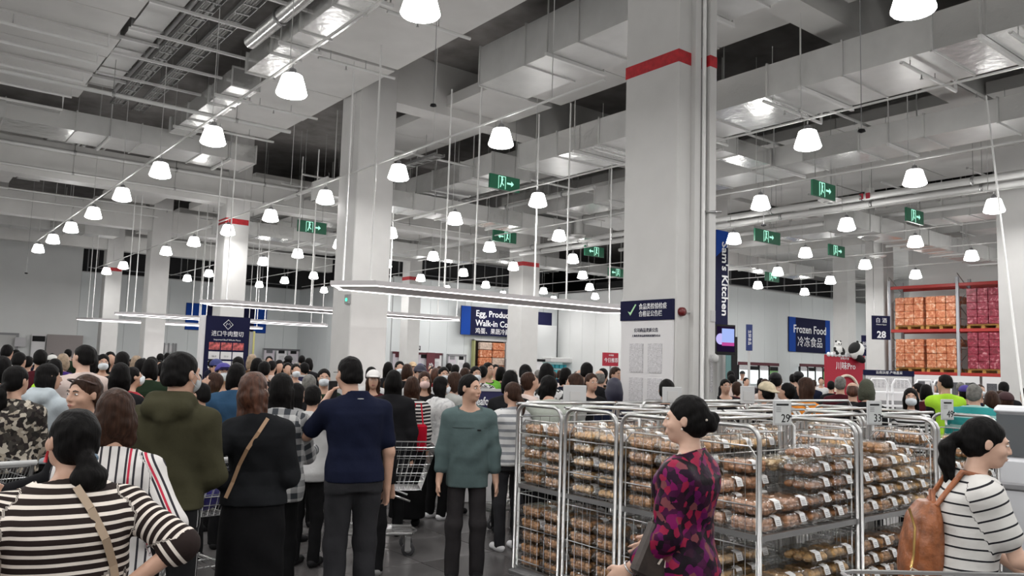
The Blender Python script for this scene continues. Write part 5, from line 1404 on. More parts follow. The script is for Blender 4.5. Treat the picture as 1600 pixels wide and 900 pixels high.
def skirt_mesh(sp, K, h):
    z0 = sp.get('skirtz', .25); fd = Field((-.38, -.36, z0-.03), (.38, .36, 1.12), h)
    zs = [z0-.02, .5, .75, .88, .95, 1.02, 1.08]; b = K['b']
    fd.loft(zs, [.205*b, .20*b, .195*b, .185*b, .178*b, .158*b, .148*b], [.16, .155, .145, .13, .122, .11, .10], [0]*7, [-.01]*5+[0, .005], .03, .004)
    fd.fold(.004, 12, 2); fd.F = np.maximum(fd.F, (z0-fd.ax[2])[None, None, :]); return fd.mesh('skirt', sp['bottom'])
def shoe_mesh(sp, K, h, side):
    A = K['leg'][side][2]; fd = Field(A+np.array((-.09, -.10, -.10)), A+np.array((.09, .24, .09)), min(h, .012))
    o = np.array((A[0], A[1], 0)); fd.cap(o+(0, -.025, .045), o+(0, .05, .05), .040, .040, .03); fd.cap(o+(0, .05, .045), o+(0, .16, .035), .042, .036, .03); fd.cap(A-(0, 0, .03), o+(0, .02, .05), .042, .04, .03)
    fd.F = np.maximum(fd.F, (.003-fd.ax[2])[None, None, :]); return fd.mesh('shoe', sp.get('shoes', BLACK))
def hair_mesh(sp, K, h):
    st = sp.get('hair', 'short'); M, o = K['M'], K['hc']; T = lambda p: o+M @ np.array(p)
    lo = .40 if st in ('long', 'pony', 'mid', 'lowpony') else .17
    fd = Field(o-np.array((.22, .26, lo)), o+np.array((.22, .24, .18)), h)
    E = lambda c, r, kk=.015, op='+': fd.ell(c, r, kk, op, M, o)
    thin = st in ('bald',)
    E((0, -.018, .030), (.076, .094, .06) if thin else ((.0775, .095, .088) if st == 'crew' else (.079, .096, .089)))
    if st in ('short', 'crew', 'bald'):
        E((0, -.045, -.02), (.078, .072, .07))
        E((0, .112, -.030 if st != 'crew' else -.018), (.085, .083, .105), .01, '-'); E((0, .03, -.115), (.12, .10, .098), .01, '-')
        if st == 'crew': E((0, -.06, -.125), (.12, .12, .062), .01, '-')
        if st == 'bald': E((0, .05, .12), (.075, .12, .10), .01, '-')
    elif st == 'pony' or st == 'lowpony':
        E((0, -.038, -.015), (.077, .073, .074)); E((0, .112, -.045), (.080, .080, .110), .012, '-'); E((0, .05, -.125), (.12, .10, .10), .01, '-')
        yt, zt = (-.118, .0) if st == 'pony' else (-.105, -.045)
        E((0, yt, zt), (.026, .024, .026), .02)
        fat = sp.get('fat', 1); q = [(0, yt-.018, zt), (0, yt-.040, zt-.055), (0, yt-.034, zt-.13), (0, yt-.02, zt-.21)]; rr = [.022*fat, .034*fat, .032*fat, .016*fat]
        for i in range(3): fd.cap(T(q[i]), T(q[i+1]), rr[i], rr[i+1], .02)
        for s_ in (-1, 1): fd.cap(T(q[1])+np.array((s_*.02*fat, 0, 0)), T(q[3])+np.array((s_*.042*fat, .01, .01)), .026*fat, .012*fat, .015)
    elif st == 'bun':
        E((0, -.038, -.015), (.078, .074, .076)); E((0, .112, -.045), (.080, .080, .110), .012, '-'); E((0, .055, -.125), (.12, .10, .10), .01, '-')
        E((0, -.112, -.005), (.042, .034, .046), .012); E((.012, -.132, .01), (.026, .024, .030), .012); E((-.01, -.126, -.030), (.024, .024, .024), .012)
    elif st in ('bob', 'mid', 'long'):
        L = {'bob': .125, 'mid': .23, 'long': .33}[st]; w_ = {'bob': .083, 'mid': .086, 'long': .088}[st]
        E((0, -.03, -.03), (w_+.004, .085, .095))
        a = T((0, -.035, -.03)); down = np.array((0, -.03, -1.0)) if st != 'bob' else M @ np.array((0, -.05, -1)); down = nrm(down)
        side = M @ np.array((1, 0, 0))
        for s_ in (-.055, -.028, 0, .028, .055):
            fd.cap(a+side*s_, a+down*(L-.04)+side*s_*1.15, .036, .030, .02)
        for s_ in (-1, 1):
            b0 = T((s_*.072, .012, -.02)); fd.cap(b0, b0+down*(L-.055)+side*s_*.006, .020, .016, .02)
        E((0, .108, -.055), (.064, .080, .115), .012, '-'); 
        fd.cap(T((0, .07, -.06)), T((0, .06, -.30)), .058, .058, .01, '-')
    fd.fold(.0022, 55, 1); return fd.mesh('hair', sp.get('haircol', HAIRB))
def cap_mesh(sp, K, h, back=False):
    M, o = K['M'], K['hc']; fd = Field(o-np.array((.2, .22, .1)), o+np.array((.2, .24, .18)), min(h, .012))
    fd.ell((0, -.014, .042), (.090, .108, .088), .01, '+', M, o)
    P = [fd.ax[0][:, None, None]-o[0], fd.ax[1][None, :, None]-o[1], fd.ax[2][None, None, :]-o[2]]
    z = P[0]*M[0, 2]+P[1]*M[1, 2]+P[2]*M[2, 2]; fd.F = np.maximum(fd.F, .030-z)
    s_ = -1 if back else 1; fd.ell((0, s_*.11, .040), (.070, .085, .010), .008, '+', M, o)
    return fd.mesh('cap', sp['cap'])
def mask_mesh(sp, K, h):
    M, o = K['M'], K['hc']; fd = Field(o-np.array((.14, .16, .16)), o+np.array((.14, .18, .1)), min(h, .010))
    fd.ell((0, .030, -.048), (.066, .076, .060), .01, '+', M, o); fd.ell((0, .09, -.03), (.02, .026, .022), .02, '+', M, o)
    fd.ell((0, .0, -.03), (.10, .048, .12), .008, '-', M, o)
    return fd.mesh('face_mask', sp.get('maskcol', MASKM))
def face_bits(K, scale=1):
    M = Matrix(K['M'].tolist()); o = Vector(K['hc'])
    W = lambda mb: [tuple(o+M @ Vector(v)) for v in mb.v]
    eye = MB(); 
    for s_ in (-1, 1):
        eye.ell((s_*.030, .0805, .002), (.0125, .0075, .0060), 10, 0); eye.ell((s_*.030, .0855, .002), (.0052, .0040, .0052), 8, 1)
    eye.v = W(eye)
    br = MB()
    for s_ in (-1, 1): br.tube([(s_*.014, .0885, .019), (s_*.030, .0880, .0235), (s_*.046, .0780, .018)], [.0035, .0035, .002], 5)
    br.v = W(br)
    lp = MB().tube([(-.021, .0865, -.0625), (-.008, .0945, -.0605), (.008, .0945, -.0605), (.021, .0865, -.0625)], [.002, .0032, .0032, .002], 6); lp.tube([(-.017, .0865, -.0655), (0, .0935, -.0680), (.017, .0865, -.0655)], [.002, .0034, .002], 6)
    lp.v = W(lp)
    return (eye.mesh('eyes', [EYEW, EYEB]), br.mesh('eyebrows', EYEB), lp.mesh('lips', LIP))

PLACED = []
_cache = {}
def cached(key, fn):
    if key not in _cache: _cache[key] = fn()
    return _cache[key]
def skey(sp, keys): return tuple((k, str(sp.get(k))) for k in keys)
POSEK = ('hx', 'fat', 'sex', 'b', 'lean', 'neck', 'hy', 'hp', 'hr', 'R', 'L', 'stride', 'LOD')
def person(px, py, d, f, label, **sp):
    """px,py: top of head in the photograph, d: distance, f: heading relative to the view (0 = facing away, 90 = to the right)"""
    lod = sp.get('LOD', 1); h = {0: .008, 1: .014, 2: .021, 3: .030}[lod]
    for _ in range(12):
        p = at_d(px, py, d)
        if all((p.x-q.x)**2+(p.y-q.y)**2 > .40**2 for q in PLACED): break
        d += .22; sp.pop('H', None)
    PLACED.append(p.copy())
    az = az_at(px, f); H = sp.get('H', p.z); H = max(1.30, min(1.9, H))
    K = skel(sp); s = H/(1.70+(-.0 if not sp.get('lean') else -.02*sp['lean']/20))
    off = (Vector((sin(az), cos(az), 0))*float(K['hc'][1])+Vector((cos(az), -sin(az), 0))*float(K['hc'][0]))*s
    t = thing(sp.get('name', 'person'), label, 'person', (p.x-off.x, p.y-off.y, 0), -az, sp.get('group'))
    t.scale = (s, s, s)
    def part(name, me, m):
        o = link(name, me, t)
        if len(o.material_slots) and m is not None: o.material_slots[0].link = 'OBJECT'; o.material_slots[0].material = m
        return o
    legs = sp.get('legs', False); sp['legs'] = legs; sp.setdefault('bottom', BOT_BLACK)
    part('body', cached(('b',)+skey(sp, POSEK+('legs',)), lambda: body_mesh(sp, K, h)), sp.get('skin', SKIN))
    part('hair', cached(('h', sp.get('hair', 'short'))+skey(sp, POSEK), lambda: hair_mesh(sp, K, h if lod else .007)), sp.get('haircol', HAIRB))
    tp = part(sp.get('topname', 'shirt'), cached(('t',)+skey(sp, POSEK+('off', 'hem', 'sleeve', 'hood', 'collar', 'loose', 'scoop', 'neckr', 'flare', 'fold')), lambda: top_mesh(sp, K, h if lod else .009)), sp['top'])
    if sp.get('skirt'): part('skirt', cached(('s', sp.get('skirtz'))+skey(sp, POSEK), lambda: skirt_mesh(sp, K, max(h, .014))), sp['bottom'])
    else: part('trousers', cached(('l', sp.get('tw'), sp.get('waist'))+skey(sp, POSEK), lambda: trouser_mesh(sp, K, max(h, .012))), sp.get('bottom', BOT_BLACK))
    if lod < 3:
        for side in (1, -1): part('shoe', cached(('sh', side)+skey(sp, POSEK), lambda: shoe_mesh(sp, K, .012 if lod < 2 else .02, side)), sp.get('shoes', BLACK))
    if sp.get('mask'): part('face_mask', cached(('m',)+skey(sp, POSEK), lambda: mask_mesh(sp, K, h)), sp.get('maskcol', MASKM))
    if sp.get('cap'): part('cap', cached(('c', sp.get('capback'))+skey(sp, POSEK), lambda: cap_mesh(sp, K, h, sp.get('capback'))), sp['cap'])
    fh = (f+sp.get('hy', 0)) % 360
    if lod < 3 and 60 < fh < 300:
        for me in cached(('f',)+skey(sp, POSEK), lambda: face_bits(K)):
            if me.name.startswith('lips') and sp.get('mask'): continue
            part(me.name.split('.')[0], me, None)
    if sp.get('vest'):
        v = cached(('v',)+skey(sp, POSEK), lambda: top_mesh(dict(sp, off=.026, sleeve=.05, hem=.88, top=sp['vest'], topname='vest', scoop=.03, neckr=.075), K, max(h, .014)))
        part('vest', v, sp['vest'])
    return t, K, s
BOT_BLACK = cloth('black_trousers', (.012, .012, .013)); BOT_GREY = cloth('grey_trousers', (.038, .038, .042)); BOT_JEAN = cloth('dark_jeans', (.035, .042, .055)); BOT_BLUE = cloth('blue_jeans', (.06, .09, .15))
BOT_KHAKI = cloth('khaki', (.20, .17, .12))
def on_body(t, name, mb, m):   # an accessory in the person's own frame
    return mb.obj(name, m, t)
# ------------------------------------------------------------------ the people, nearest first
def band(name, period, duty, c1, c2, ax=1): return stripes(name, ax, period, duty, c1, c2)
C = cloth
TOP = dict(
 black=C('black', (.014, .014, .016)), white=C('white', (.62, .62, .62), .04), navy=C('navy', (.012, .015, .032)), grey=C('grey', (.28, .28, .28)), lgrey=C('light_grey', (.45, .46, .44)),
 olive=C('olive', (.055, .052, .030)), teal=C('grey_teal', (.105, .150, .152), .06), maroon=C('maroon', (.07, .012, .018)), red=C('red', (.30, .02, .03)), pink=C('pink', (.55, .33, .33)),
 orange=C('orange', (.75, .25, .03)), denim=C('denim', (.07, .13, .22)), blue=C('blue', (.04, .10, .20)), beige=C('beige', (.42, .34, .24)), brown=C('brown', (.10, .055, .03)), yellow=C('yellow', (.60, .48, .05)),
 neon=C('neon_yellow', (.42, .75, .05)), neong=C('neon_green', (.18, .50, .06)), pwhite=C('pale_pink_white', (.68, .56, .52)), paleblue=C('pale_blue', (.50, .56, .60)), dkgreen=C('dark_green', (.02, .035, .02)),
 purple=C('purple', (.06, .03, .18)), dkred=C('plaid_red', (.22, .01, .03), .6))
# woman in the striped sweater
SW = band('sweater_stripes', .031, .38, (.70, .64, .58), (.022, .015, .014))
def strap(t, pts, w, m, name='bag_strap', th=.004):
    mb = MB(); P = [Vector(p) for p in pts]
    for i in range(len(P)-1):
        a, b = P[i], P[i+1]; d = (b-a).normalized(); n = Vector((0, 1 if a.y > 0 else -1, 0)); s = d.cross(n).normalized()*w/2; n2 = s.cross(d).normalized()*th
        mb.add([a-s, a+s, b+s, b-s, a-s+n2, a+s+n2, b+s+n2, b-s+n2], [(3, 2, 1, 0), (4, 5, 6, 7), (0, 1, 5, 4), (1, 2, 6, 5), (2, 3, 7, 6), (3, 0, 4, 7)])
    return mb.obj(name, m, t)
def wrap(K, pts, off):
    """push points given as (x, z, front/back) onto the torso surface"""
    out = []
    for (x, z, sgn) in pts:
        w_ = np.interp(z, ZT, K['wx'])+off; dp = np.interp(z, ZT, K['wy'])+off; cy = np.interp(z, ZT, K['cy'])
        q = max(0, 1-(abs(x)/w_)**2.4)**(1/2.4); out.append((x, cy+sgn*dp*q, z))
    return out
BEIGE_L = mat('beige_leather', (.36, .27, .19), .5)
t, K, s = person(116, 637, 2.75, -4, 'woman in a black and cream hooped sweater, ponytail, hand on hip', LOD=0, sex='f', b=1.27, fat=1.35, lean=7, hy=-26, hp=-10, hair='lowpony', top=SW, sleeve=1.12, off=.020, hem=.80, L='hipback', R=((.56, -.66, -.40), (-.80, .12, -.62)), bottom=BOT_BLACK, loose=True, fold=.003, H=1.60, topname='sweater', neckr=.060)
strap(t, wrap(K, [(.015, 1.43, -1), (.06, 1.36, -1), (.11, 1.26, -1), (.145, 1.16, -1), (.165, 1.06, -1), (.172, .95, -1)], .032), .026, BEIGE_L)
MB().ell((0, 0, 0), (.013, .010, .016), 8).obj('hair_clip', mat('clip_blue', (.10, .16, .22), .3), t, loc=tuple(K['hc']+K['M'] @ np.array((.02, -.128, -.035))))
MB().tube([tuple(K['hc']+K['M'] @ np.array((-.079, .0, -.035))), tuple(K['hc']+K['M'] @ np.array((-.082, .0, -.075)))], [.004, .007], 6).obj('earring', mat('red_bead', (.5, .02, .03), .3), t)
# woman in vertical stripes
def vst(nt, sp, oc):
    v = nmath(nt, 'FRACT', nmath(nt, 'MULTIPLY', sp.outputs[0], 1/.034)); c = nmix(nt, nmath(nt, 'LESS_THAN', v, .26), (.62, .60, .59), (.03, .028, .035))
    v2 = nmath(nt, 'FRACT', nmath(nt, 'MULTIPLY', nmath(nt, 'ADD', sp.outputs[0], .055), 1/.136)); return nmix(nt, nmath(nt, 'LESS_THAN', v2, .07), c, (.45, .03, .06))
VS = ramp_mat('vertical_stripes', vst)
person(182, 607, 3.45, 6, 'woman in a white blouse with black and red vertical stripes and bobbed brown hair', LOD=0, sex='f', b=1.05, hy=-12, hair='bob', haircol=HAIRN, top=VS, sleeve=1.6, off=.02, hem=.76, R=((.42, -.45, -.80), (-.70, .60, -.40)), L='push', bottom=BOT_BLACK, loose=True, fold=.005, H=1.64, topname='blouse')
# hooded man
def trk(nt, sp, oc):
    side = nmath(nt, 'GREATER_THAN', sp.outputs[2], .165)
    f_ = nmath(nt, 'FRACT', nmath(nt, 'MULTIPLY', nmath(nt, 'ADD', sp.outputs[0], .53), 1/.035)); l = nmath(nt, 'LESS_THAN', f_, .16)
    return nmix(nt, nmath(nt, 'MULTIPLY', side, l), (.012, .012, .013), (.45, .45, .45))
TRK = ramp_mat('track_trousers', trk)
t, K, s = person(288, 548, 4.45, 16, 'tall masked man in an olive hooded top and black side-striped track trousers', LOD=0, sex='m', b=.96, hx=.03, hy=34, hair='crew', top=TOP['olive'], hood=True, off=.024, hem=.90, L='push', R=((.20, .10, -1), (-.55, .75, -.35)), bottom=TRK, tw=1.05, mask=True, maskcol=mat('mask_grey', (.42, .45, .47), .8), fold=.006, loose=True, H=1.81, topname='hooded_top')
M_, o_ = K['M'], K['hc']
for s_ in (-1, 1): MB().tube([tuple(o_+M_ @ np.array(v)) for v in ((s_*.060, .055, -.025), (s_*.078, .015, .0), (s_*.081, -.012, .012))], .0016, 4).tube([tuple(o_+M_ @ np.array(v)) for v in ((s_*.058, .05, -.07), (s_*.074, .01, -.05), (s_*.081, -.012, -.03))], .0016, 4).obj('ear_loop', MASKM, t)
# woman in black
t, K, s = person(400, 583, 4.95, -2, 'woman with reddish shoulder length hair, black jacket and long black skirt', LOD=0, sex='f', b=.98, hx=-.03, hy=42, hair='mid', haircol=HAIRR, top=C('black_jacket', (.014, .015, .017), .25), sleeve=2.0, off=.026, hem=.90, L='hip', R=((.20, -.16, -1), (-.30, .9, -.15)), bottom=C('long_skirt', (.009, .009, .010)), skirt=True, skirtz=.06, fold=.004, H=1.70, flare=.03, topname='jacket')
strap(t, wrap(K, [(.05, 1.42, -1), (.0, 1.34, -1), (-.06, 1.24, -1), (-.10, 1.14, -1), (-.13, 1.04, -1), (-.165, .95, -1)], .032), .022, mat('tan_leather', (.34, .21, .12), .5))
# navy polo man
t, K, s = person(546, 555, 5.75, -16, 'stout man in navy polo shirt and dark trousers, left hand at his face', LOD=0, sex='m', b=1.08, hx=-.05, lean=5, hy=-18, hair='crew', top=C('navy_polo', (.010, .013, .032)), sleeve=.74, off=.014, hem=.88, L=((.30, .70, -.62), (-.45, .10, .85)), R=((.20, -.10, -1), (.0, .05, -1)), bottom=BOT_GREY, collar=True, fold=.003, H=1.815, tw=1.1, topname='polo_shirt')
y_ = K['neck0'][1]; MB().tube([(.072*cos(a), y_-.015+.066*sin(a), 1.405-.012*sin(a)) for a in [pi+pi*i/10 for i in range(11)]], .0035, 5).obj('collar_piping', LGREY, t)
Wr = K['arm'][-1]; MB().bbox(-.035, .035, -.008, .008, -.07, .07, .003).obj('phone', BLACK, t, loc=tuple(Wr[2]+Wr[3]*.09+np.array((.02, .02, 0))), rz=.4)
for (sy) in ((-1), (1)):
    MB().tube([tuple(K['hc']+K['M'] @ np.array((sy*.079, -.005, .008))), tuple(K['hc']+K['M'] @ np.array((sy*.066, .080, .006)))], .002, 4).obj('glasses_arm', BLACK, t)
# grey-teal man facing us
t, K, s = person(736, 585, 6.65, 176, 'man in a grey-teal sweatshirt and dark grey trousers standing alone facing us', LOD=0, sex='m', b=.93, hy=-46, hp=0, hair='crew', top=TOP['teal'], sleeve=1.55, off=.020, hem=.775, L='side', R='side', bottom=C('charcoal', (.036, .033, .035)), loose=True, legs=False, fold=.0035, H=1.70, shoes=BLACK, topname='sweatshirt', neckr=.066, scoop=.03)
yy = np.interp(1.265, ZT, K['cy']); MB().tube(wrap(K, [(-.155+.031*i, 1.262, 1) for i in range(11)], .022), .0022, 5).obj('chest_seam', mat('seam_dark', (.02, .035, .035), .7), t)
q = wrap(K, [(-.075, 1.245, 1)], .026)[0]; MB().box(-.016, .016, -.002, .003, -.006, .006).obj('chest_tag', BLACK, t, loc=q)
# floral dress woman
FL = blotch('floral_magenta', [(.014, .006, .014), (.03, .008, .022), (.17, .008, .085), (.02, .007, .02), (.055, .008, .04), (.26, .015, .05), (.17, .05, .06), (.10, .008, .075), (.012, .008, .012), (.012, .008, .012)], 15, .5, 6, .2, 'CONSTANT')
t, K, s = person(1072, 620, 3.75, -66, 'woman in a magenta floral dress with a dark bun and pearl necklaces, walking left', LOD=0, sex='f', b=1.04, lean=-2, hy=-14, hair='bun', top=FL, sleeve=1.62, off=.022, hem=.50, L=((.20, .08, -1), (.05, .70, -.66)), R='bag', bottom=FL, flare=.05, fold=.006, H=1.68, skin=SKIN2, topname='dress', neckr=.078, scoop=.062)
PEARL = mat('pearl', (.62, .55, .48), .3)
mb = MB()
for (n, r, dz, dy) in ((30, .0058, 0, 0), (34, .0062, -.05, .02)):
    for i in range(n):
        a = -pi*.1+pi*1.2*i/(n-1); x = .085*cos(a); fr = max(0, sin(a)); z = 1.43-fr**1.5*(.13-dz); w_ = np.interp(min(z, 1.44), ZT, K['wy'])
        y = K['neck0'][1]+(.0+(w_+.036)*fr) if sin(a) > 0 else K['neck0'][1]-.05; mb.ell((x, y+dy*0+.012, z), (r, r, r), 6)
mb.obj('necklace', PEARL, t)
S_, E_, W_, d_ = K['arm'][-1]
mb = MB(); n1 = np.cross(d_, (0, 0, 1.0)); n1 /= np.linalg.norm(n1); n2 = np.cross(d_, n1)
mb.tube([tuple(W_-d_*.02+(n1*cos(a)+n2*sin(a))*.033) for a in [2*pi*i/16 for i in range(16)]], .0045, 6, closed=True); mb.obj('bracelet', mat('silver', (.7, .7, .7), .2, metal=.8), t)
MB().ell(tuple(K['hc']+K['M'] @ np.array((-.082, .004, -.042))), (.005, .005, .006), 8).obj('earring', PEARL, t)
MB().ell(tuple(K['hc']+K['M'] @ np.array((-.05, -.105, .005))), (.006, .006, .006), 6).obj('hair_pin', PEARL, t)
pp = at_d(1030, 862, 3.55); hb = thing('handbag', 'dark brown flat handbag with pale angular mark, carried beside the floral dress', 'bag', pp, -.25)
LTH = mat('dark_leather', (.035, .024, .02), .4, noise=.4, nscale=20)
o = MB().bbox(-.10, .10, -.03, .03, -.13, .11, .012).obj('body', LTH, hb); o.rotation_euler.y = .45
o2 = MB().add([(-.02, -.034, -.035), (-.008, -.034, -.035), (.006, -.034, .02), (.020, -.034, -.035), (.032, -.034, -.035), (.012, -.034, .035), (.0, -.034, .035)], [(0, 1, 2, 6), (2, 3, 4, 5), (2, 5, 6)]).obj('metal_mark', PEARL, hb); o2.rotation_euler.y = .45; o2.location = (0, 0, -.02)
MB().tube([(-.05, 0, .10), (-.02, 0, .18), (.03, .0, .26)], .006, 6).obj('strap', LTH, hb)
# striped tee woman with backpack
ST = band('tee_stripes', .048, .17, (.018, .018, .022), (.62, .61, .59))
t, K, s = person(1540, 660, 3.6, 72, 'woman in a white tee with thin black stripes, ponytail and tan leather backpack', LOD=0, sex='f', b=1.04, lean=10, hy=6, hp=8, hair='pony', top=ST, sleeve=.62, off=.024, hem=.80, R=((.10, .42, -.95), (.02, .95, -.35)), L='reach', bottom=BOT_BLACK, loose=True, fold=.005, H=1.62, skin=SKIN2, topname='tee_shirt')
bp = thing('backpack', 'tan brown leather backpack with a gold zip on the striped tee woman', 'backpack', t.location, t.rotation_euler.z)
bp.scale = t.scale
TAN = mat('tan_brown_leather', (.26, .085, .03), .35, noise=.35, nscale=22, bump=.3, bscale=30)
cyb = float(np.interp(1.15, ZT, K['cy']))
fd = Field((-.22, cyb-.42, .82), (.22, cyb-.08, 1.38), .012)
fd.loft([.86, .90, 1.0, 1.12, 1.22, 1.29], [.135, .150, .152, .145, .125, .07], [.075, .092, .095, .085, .07, .045], [0]*6, [cyb-.20, cyb-.205, cyb-.205, cyb-.195, cyb-.185, cyb-.17], .03, .0); fd.fold(.002, 22, 4)
link('pack_body', fd.mesh('pack_body', TAN), bp)
o = MB().tube([(.10, cyb-.275, 1.26), (.135, cyb-.26, 1.18), (.145, cyb-.27, 1.06), (.14, cyb-.28, 1.0)], .006, 6).obj('zip', mat('brass', (.55, .35, .12), .25, metal=.7), bp)
MB().tube([(.15, cyb-.28, 1.0), (.17, cyb-.30, .98), (.165, cyb-.24, .95), (.16, cyb-.21, .97), (.15, cyb-.28, 1.0)], .004, 5).obj('charm_loop', mat('cream', (.7, .62, .5), .6), bp)
for s_ in (-1, 1):
    MB().tube([(s_*.07, cyb-.15, 1.28), (s_*.085, cyb-.04, 1.44), (s_*.10, cyb+.06, 1.42), (s_*.115, cyb+.125, 1.30), (s_*.14, cyb+.10, 1.14), (s_*.16, cyb-.02, 1.02), (s_*.13, cyb-.14, .93)], [.012, .014, .015, .015, .012, .010, .010], 8).obj('shoulder_strap', TAN, bp)
MB().tube([(-.03, cyb-.15, 1.28), (-.02, cyb-.15, 1.34), (.02, cyb-.15, 1.34), (.03, cyb-.15, 1.28)], .009, 6).obj('grab_handle', TAN, bp)
# edge figure in denim
person(1668, 735, 1.85, -28, 'person in a denim waistcoat over a cream sleeve at the bottom right corner', LOD=1, sex='f', b=1.0, hair='short', top=C('cream_sleeve', (.66, .62, .58), .05), sleeve=2, off=.02, L=((.50, .45, -.72), (.05, .9, -.45)), R='push', hem=.85, H=1.56, vest=TOP['denim'])

# second rank
CAMO = blotch('camo_floral', [(.02, .018, .017), (.04, .035, .03), (.30, .26, .21), (.025, .02, .02), (.42, .38, .32), (.05, .045, .04)], 16)
person(28, 577, 6.0, 22, 'woman in a black and beige leafy jacket with a low ponytail at the left edge', LOD=1, sex='f', b=1.06, hy=22, hair='lowpony', top=CAMO, off=.025, hem=.90, R='push', L='push', H=1.67, loose=True)
person(78, 577, 6.8, 42, 'woman in a pale blue grey jacket with black hair, profile to the right', LOD=1, sex='f', hy=32, hair='mid', top=TOP['paleblue'], hood=True, off=.022, R='fwd', L='fwd', H=1.68)
t, K, s = person(133, 590, 4.6, -118, 'older woman with sunglasses pushed up on short dark hair, face turned left', LOD=0, sex='f', hy=-14, hair='short', haircol=HAIRN, top=TOP['black'], off=.02, R='push', L='push', H=1.66, skin=SKIN)
MB().tube([tuple(K['hc']+K['M'] @ np.array(v)) for v in ((-.083, -.01, .06), (-.06, .065, .085), (0, .085, .088), (.06, .065, .085), (.083, -.01, .06))], .006, 6).obj('sunglasses', mat('smoke_lens', (.06, .035, .03), .15), t)
person(130, 548, 8.0, -25, 'man in a white tee with short dark hair standing above the left crowd', LOD=1, sex='m', hy=-22, hp=-6, hair='crew', top=TOP['pwhite'], sleeve=.9, off=.018, R='fwd', L='fwd', H=1.86, skin=SKIN2)
person(189, 572, 7.2, 5, 'person with rounded black hair and a black coat beside the white tee man', LOD=1, sex='f', hair='bob', top=TOP['black'], off=.024, H=1.70)
person(210, 573, 8.4, 62, 'masked woman in a red floral blouse looking down to the right', LOD=1, sex='f', hy=12, hp=-14, hair='short', haircol=HAIRB, top=blotch('red_floral', [(.30, .02, .03), (.34, .03, .05), (.50, .16, .15), (.30, .02, .03), (.5, .25, .22)], 16), off=.018, sleeve=1.2, mask=True, R='fwd', L='fwd')
person(236, 560, 9.4, 10, 'person in a near black green coat behind the masked woman in red', LOD=2, sex='m', hair='bob', top=TOP['dkgreen'], off=.025)
person(333, 571, 8.3, -100, 'youngster with brown bowl haircut, navy jersey and neon waistcoat', LOD=1, sex='f', hy=0, hp=-22, hair='bob', haircol=HAIRN, top=C('jersey_navy', (.01, .015, .06)), vest=TOP['neon'], sleeve=.8, H=1.62)
person(312, 600, 7.0, -60, 'person in a pink top half hidden behind the olive hooded man', LOD=2, sex='f', hair='short', top=TOP['pink'], H=1.55)
person(350, 568, 8.6, 172, 'steward in a purple cap and face mask', LOD=2, sex='m', hp=-14, hair='short', cap=mat('purple_cap', (.04, .03, .22), .7), mask=True, top=TOP['beige'], R='fwd', L='fwd')
person(339, 562, 11, 165, 'person in a dark blue cap in front of the beef board', LOD=2, sex='m', hair='short', cap=mat('blue_cap', (.02, .03, .14), .7), top=TOP['navy'])
person(371, 567, 6.9, 4, 'dark haired man in a blue waistcoat over black sleeves', LOD=1, sex='m', hair='bob', top=TOP['black'], vest=C('blue_gilet', (.035, .085, .16)), off=.016, R='push', L='push')
person(372, 557, 11, -20, 'man with black hair just below the beef board prices', LOD=2, sex='m', hair='crew', top=TOP['black'], mask=True)
PL = ramp_mat('grey_plaid', lambda nt, sp, oc: nmix(nt, nmath(nt, 'MULTIPLY', nmath(nt, 'ADD', nmath(nt, 'LESS_THAN', nmath(nt, 'FRACT', nmath(nt, 'MULTIPLY', sp.outputs[0], 1/.085)), .5), nmath(nt, 'LESS_THAN', nmath(nt, 'FRACT', nmath(nt, 'MULTIPLY', sp.outputs[1], 1/.085)), .5)), .5), (.045, .05, .058), (.48, .48, .48)))
person(443, 586, 5.8, 12, 'woman in a grey and white checked shirt with long black hair', LOD=1, sex='f', hy=20, hair='mid', top=PL, off=.026, hem=.78, H=1.68, R='fwd', L='fwd', loose=True)
person(490, 604, 7.0, 26, 'short haired youngster in a loose white tee and black trousers', LOD=1, sex='f', hy=-18, hair='short', top=TOP['white'], off=.028, sleeve=1.0, hem=.80, R='fwd', L='down', H=1.56, loose=True, legs=False)
person(466, 598, 7.9, 60, 'dark haired person peering past the white tee youngster', LOD=2, sex='f', hair='mid', top=TOP['grey'])
person(484, 585, 8.6, 10, 'grey haired man in a dark top behind the checked shirt', LOD=2, sex='m', hair='short', haircol=HAIRG, top=TOP['black'])
person(507, 576, 9.6, 176, 'masked person with black hair facing us left of the navy polo man', LOD=2, sex='m', hair='short', mask=True, top=TOP['dkgreen'])
person(584, 579, 9.6, 178, 'woman in a white baseball cap facing us, long brown hair', LOD=2, sex='f', hair='mid', haircol=HAIRN, cap=mat('white_cap', (.7, .68, .67), .7), top=TOP['maroon'])
person(581, 573, 11, 10, 'person with black hair right behind the white cap', LOD=2, sex='m', hair='short', top=TOP['white'])
person(588, 617, 6.9, 4, 'black trousered person nearly hidden behind the navy polo man, shoe showing', LOD=1, sex='f', hair='short', top=TOP['black'], H=1.45, shoes=mat('shoe_white_sole', (.25, .25, .25), .5), stride=-1)
person(616, 578, 8.3, 4, 'woman with very long black hair in a long black coat beside the empty cart', LOD=1, sex='f', hair='long', top=TOP['black'], off=.03, hem=.50, R='pocket', L='push', bottom=BOT_BLACK, flare=.05)
BW = band('bw_stripes', .040, .45, (.60, .58, .56), (.015, .015, .018))
t, K, s = person(645, 588, 8.6, 8, 'woman with brown hair and a black and white striped knit, red bag on her shoulder', LOD=1, sex='f', hair='long', haircol=HAIRN, top=BW, off=.022, R='down', L='fwd', H=1.66, skirt=True, skirtz=.1, bottom=BOT_BLACK)
rb = thing('tote_bag', 'bright red tote bag hanging beside the striped knit woman', 'bag', at_d(652, 672, 8.4), -.4)
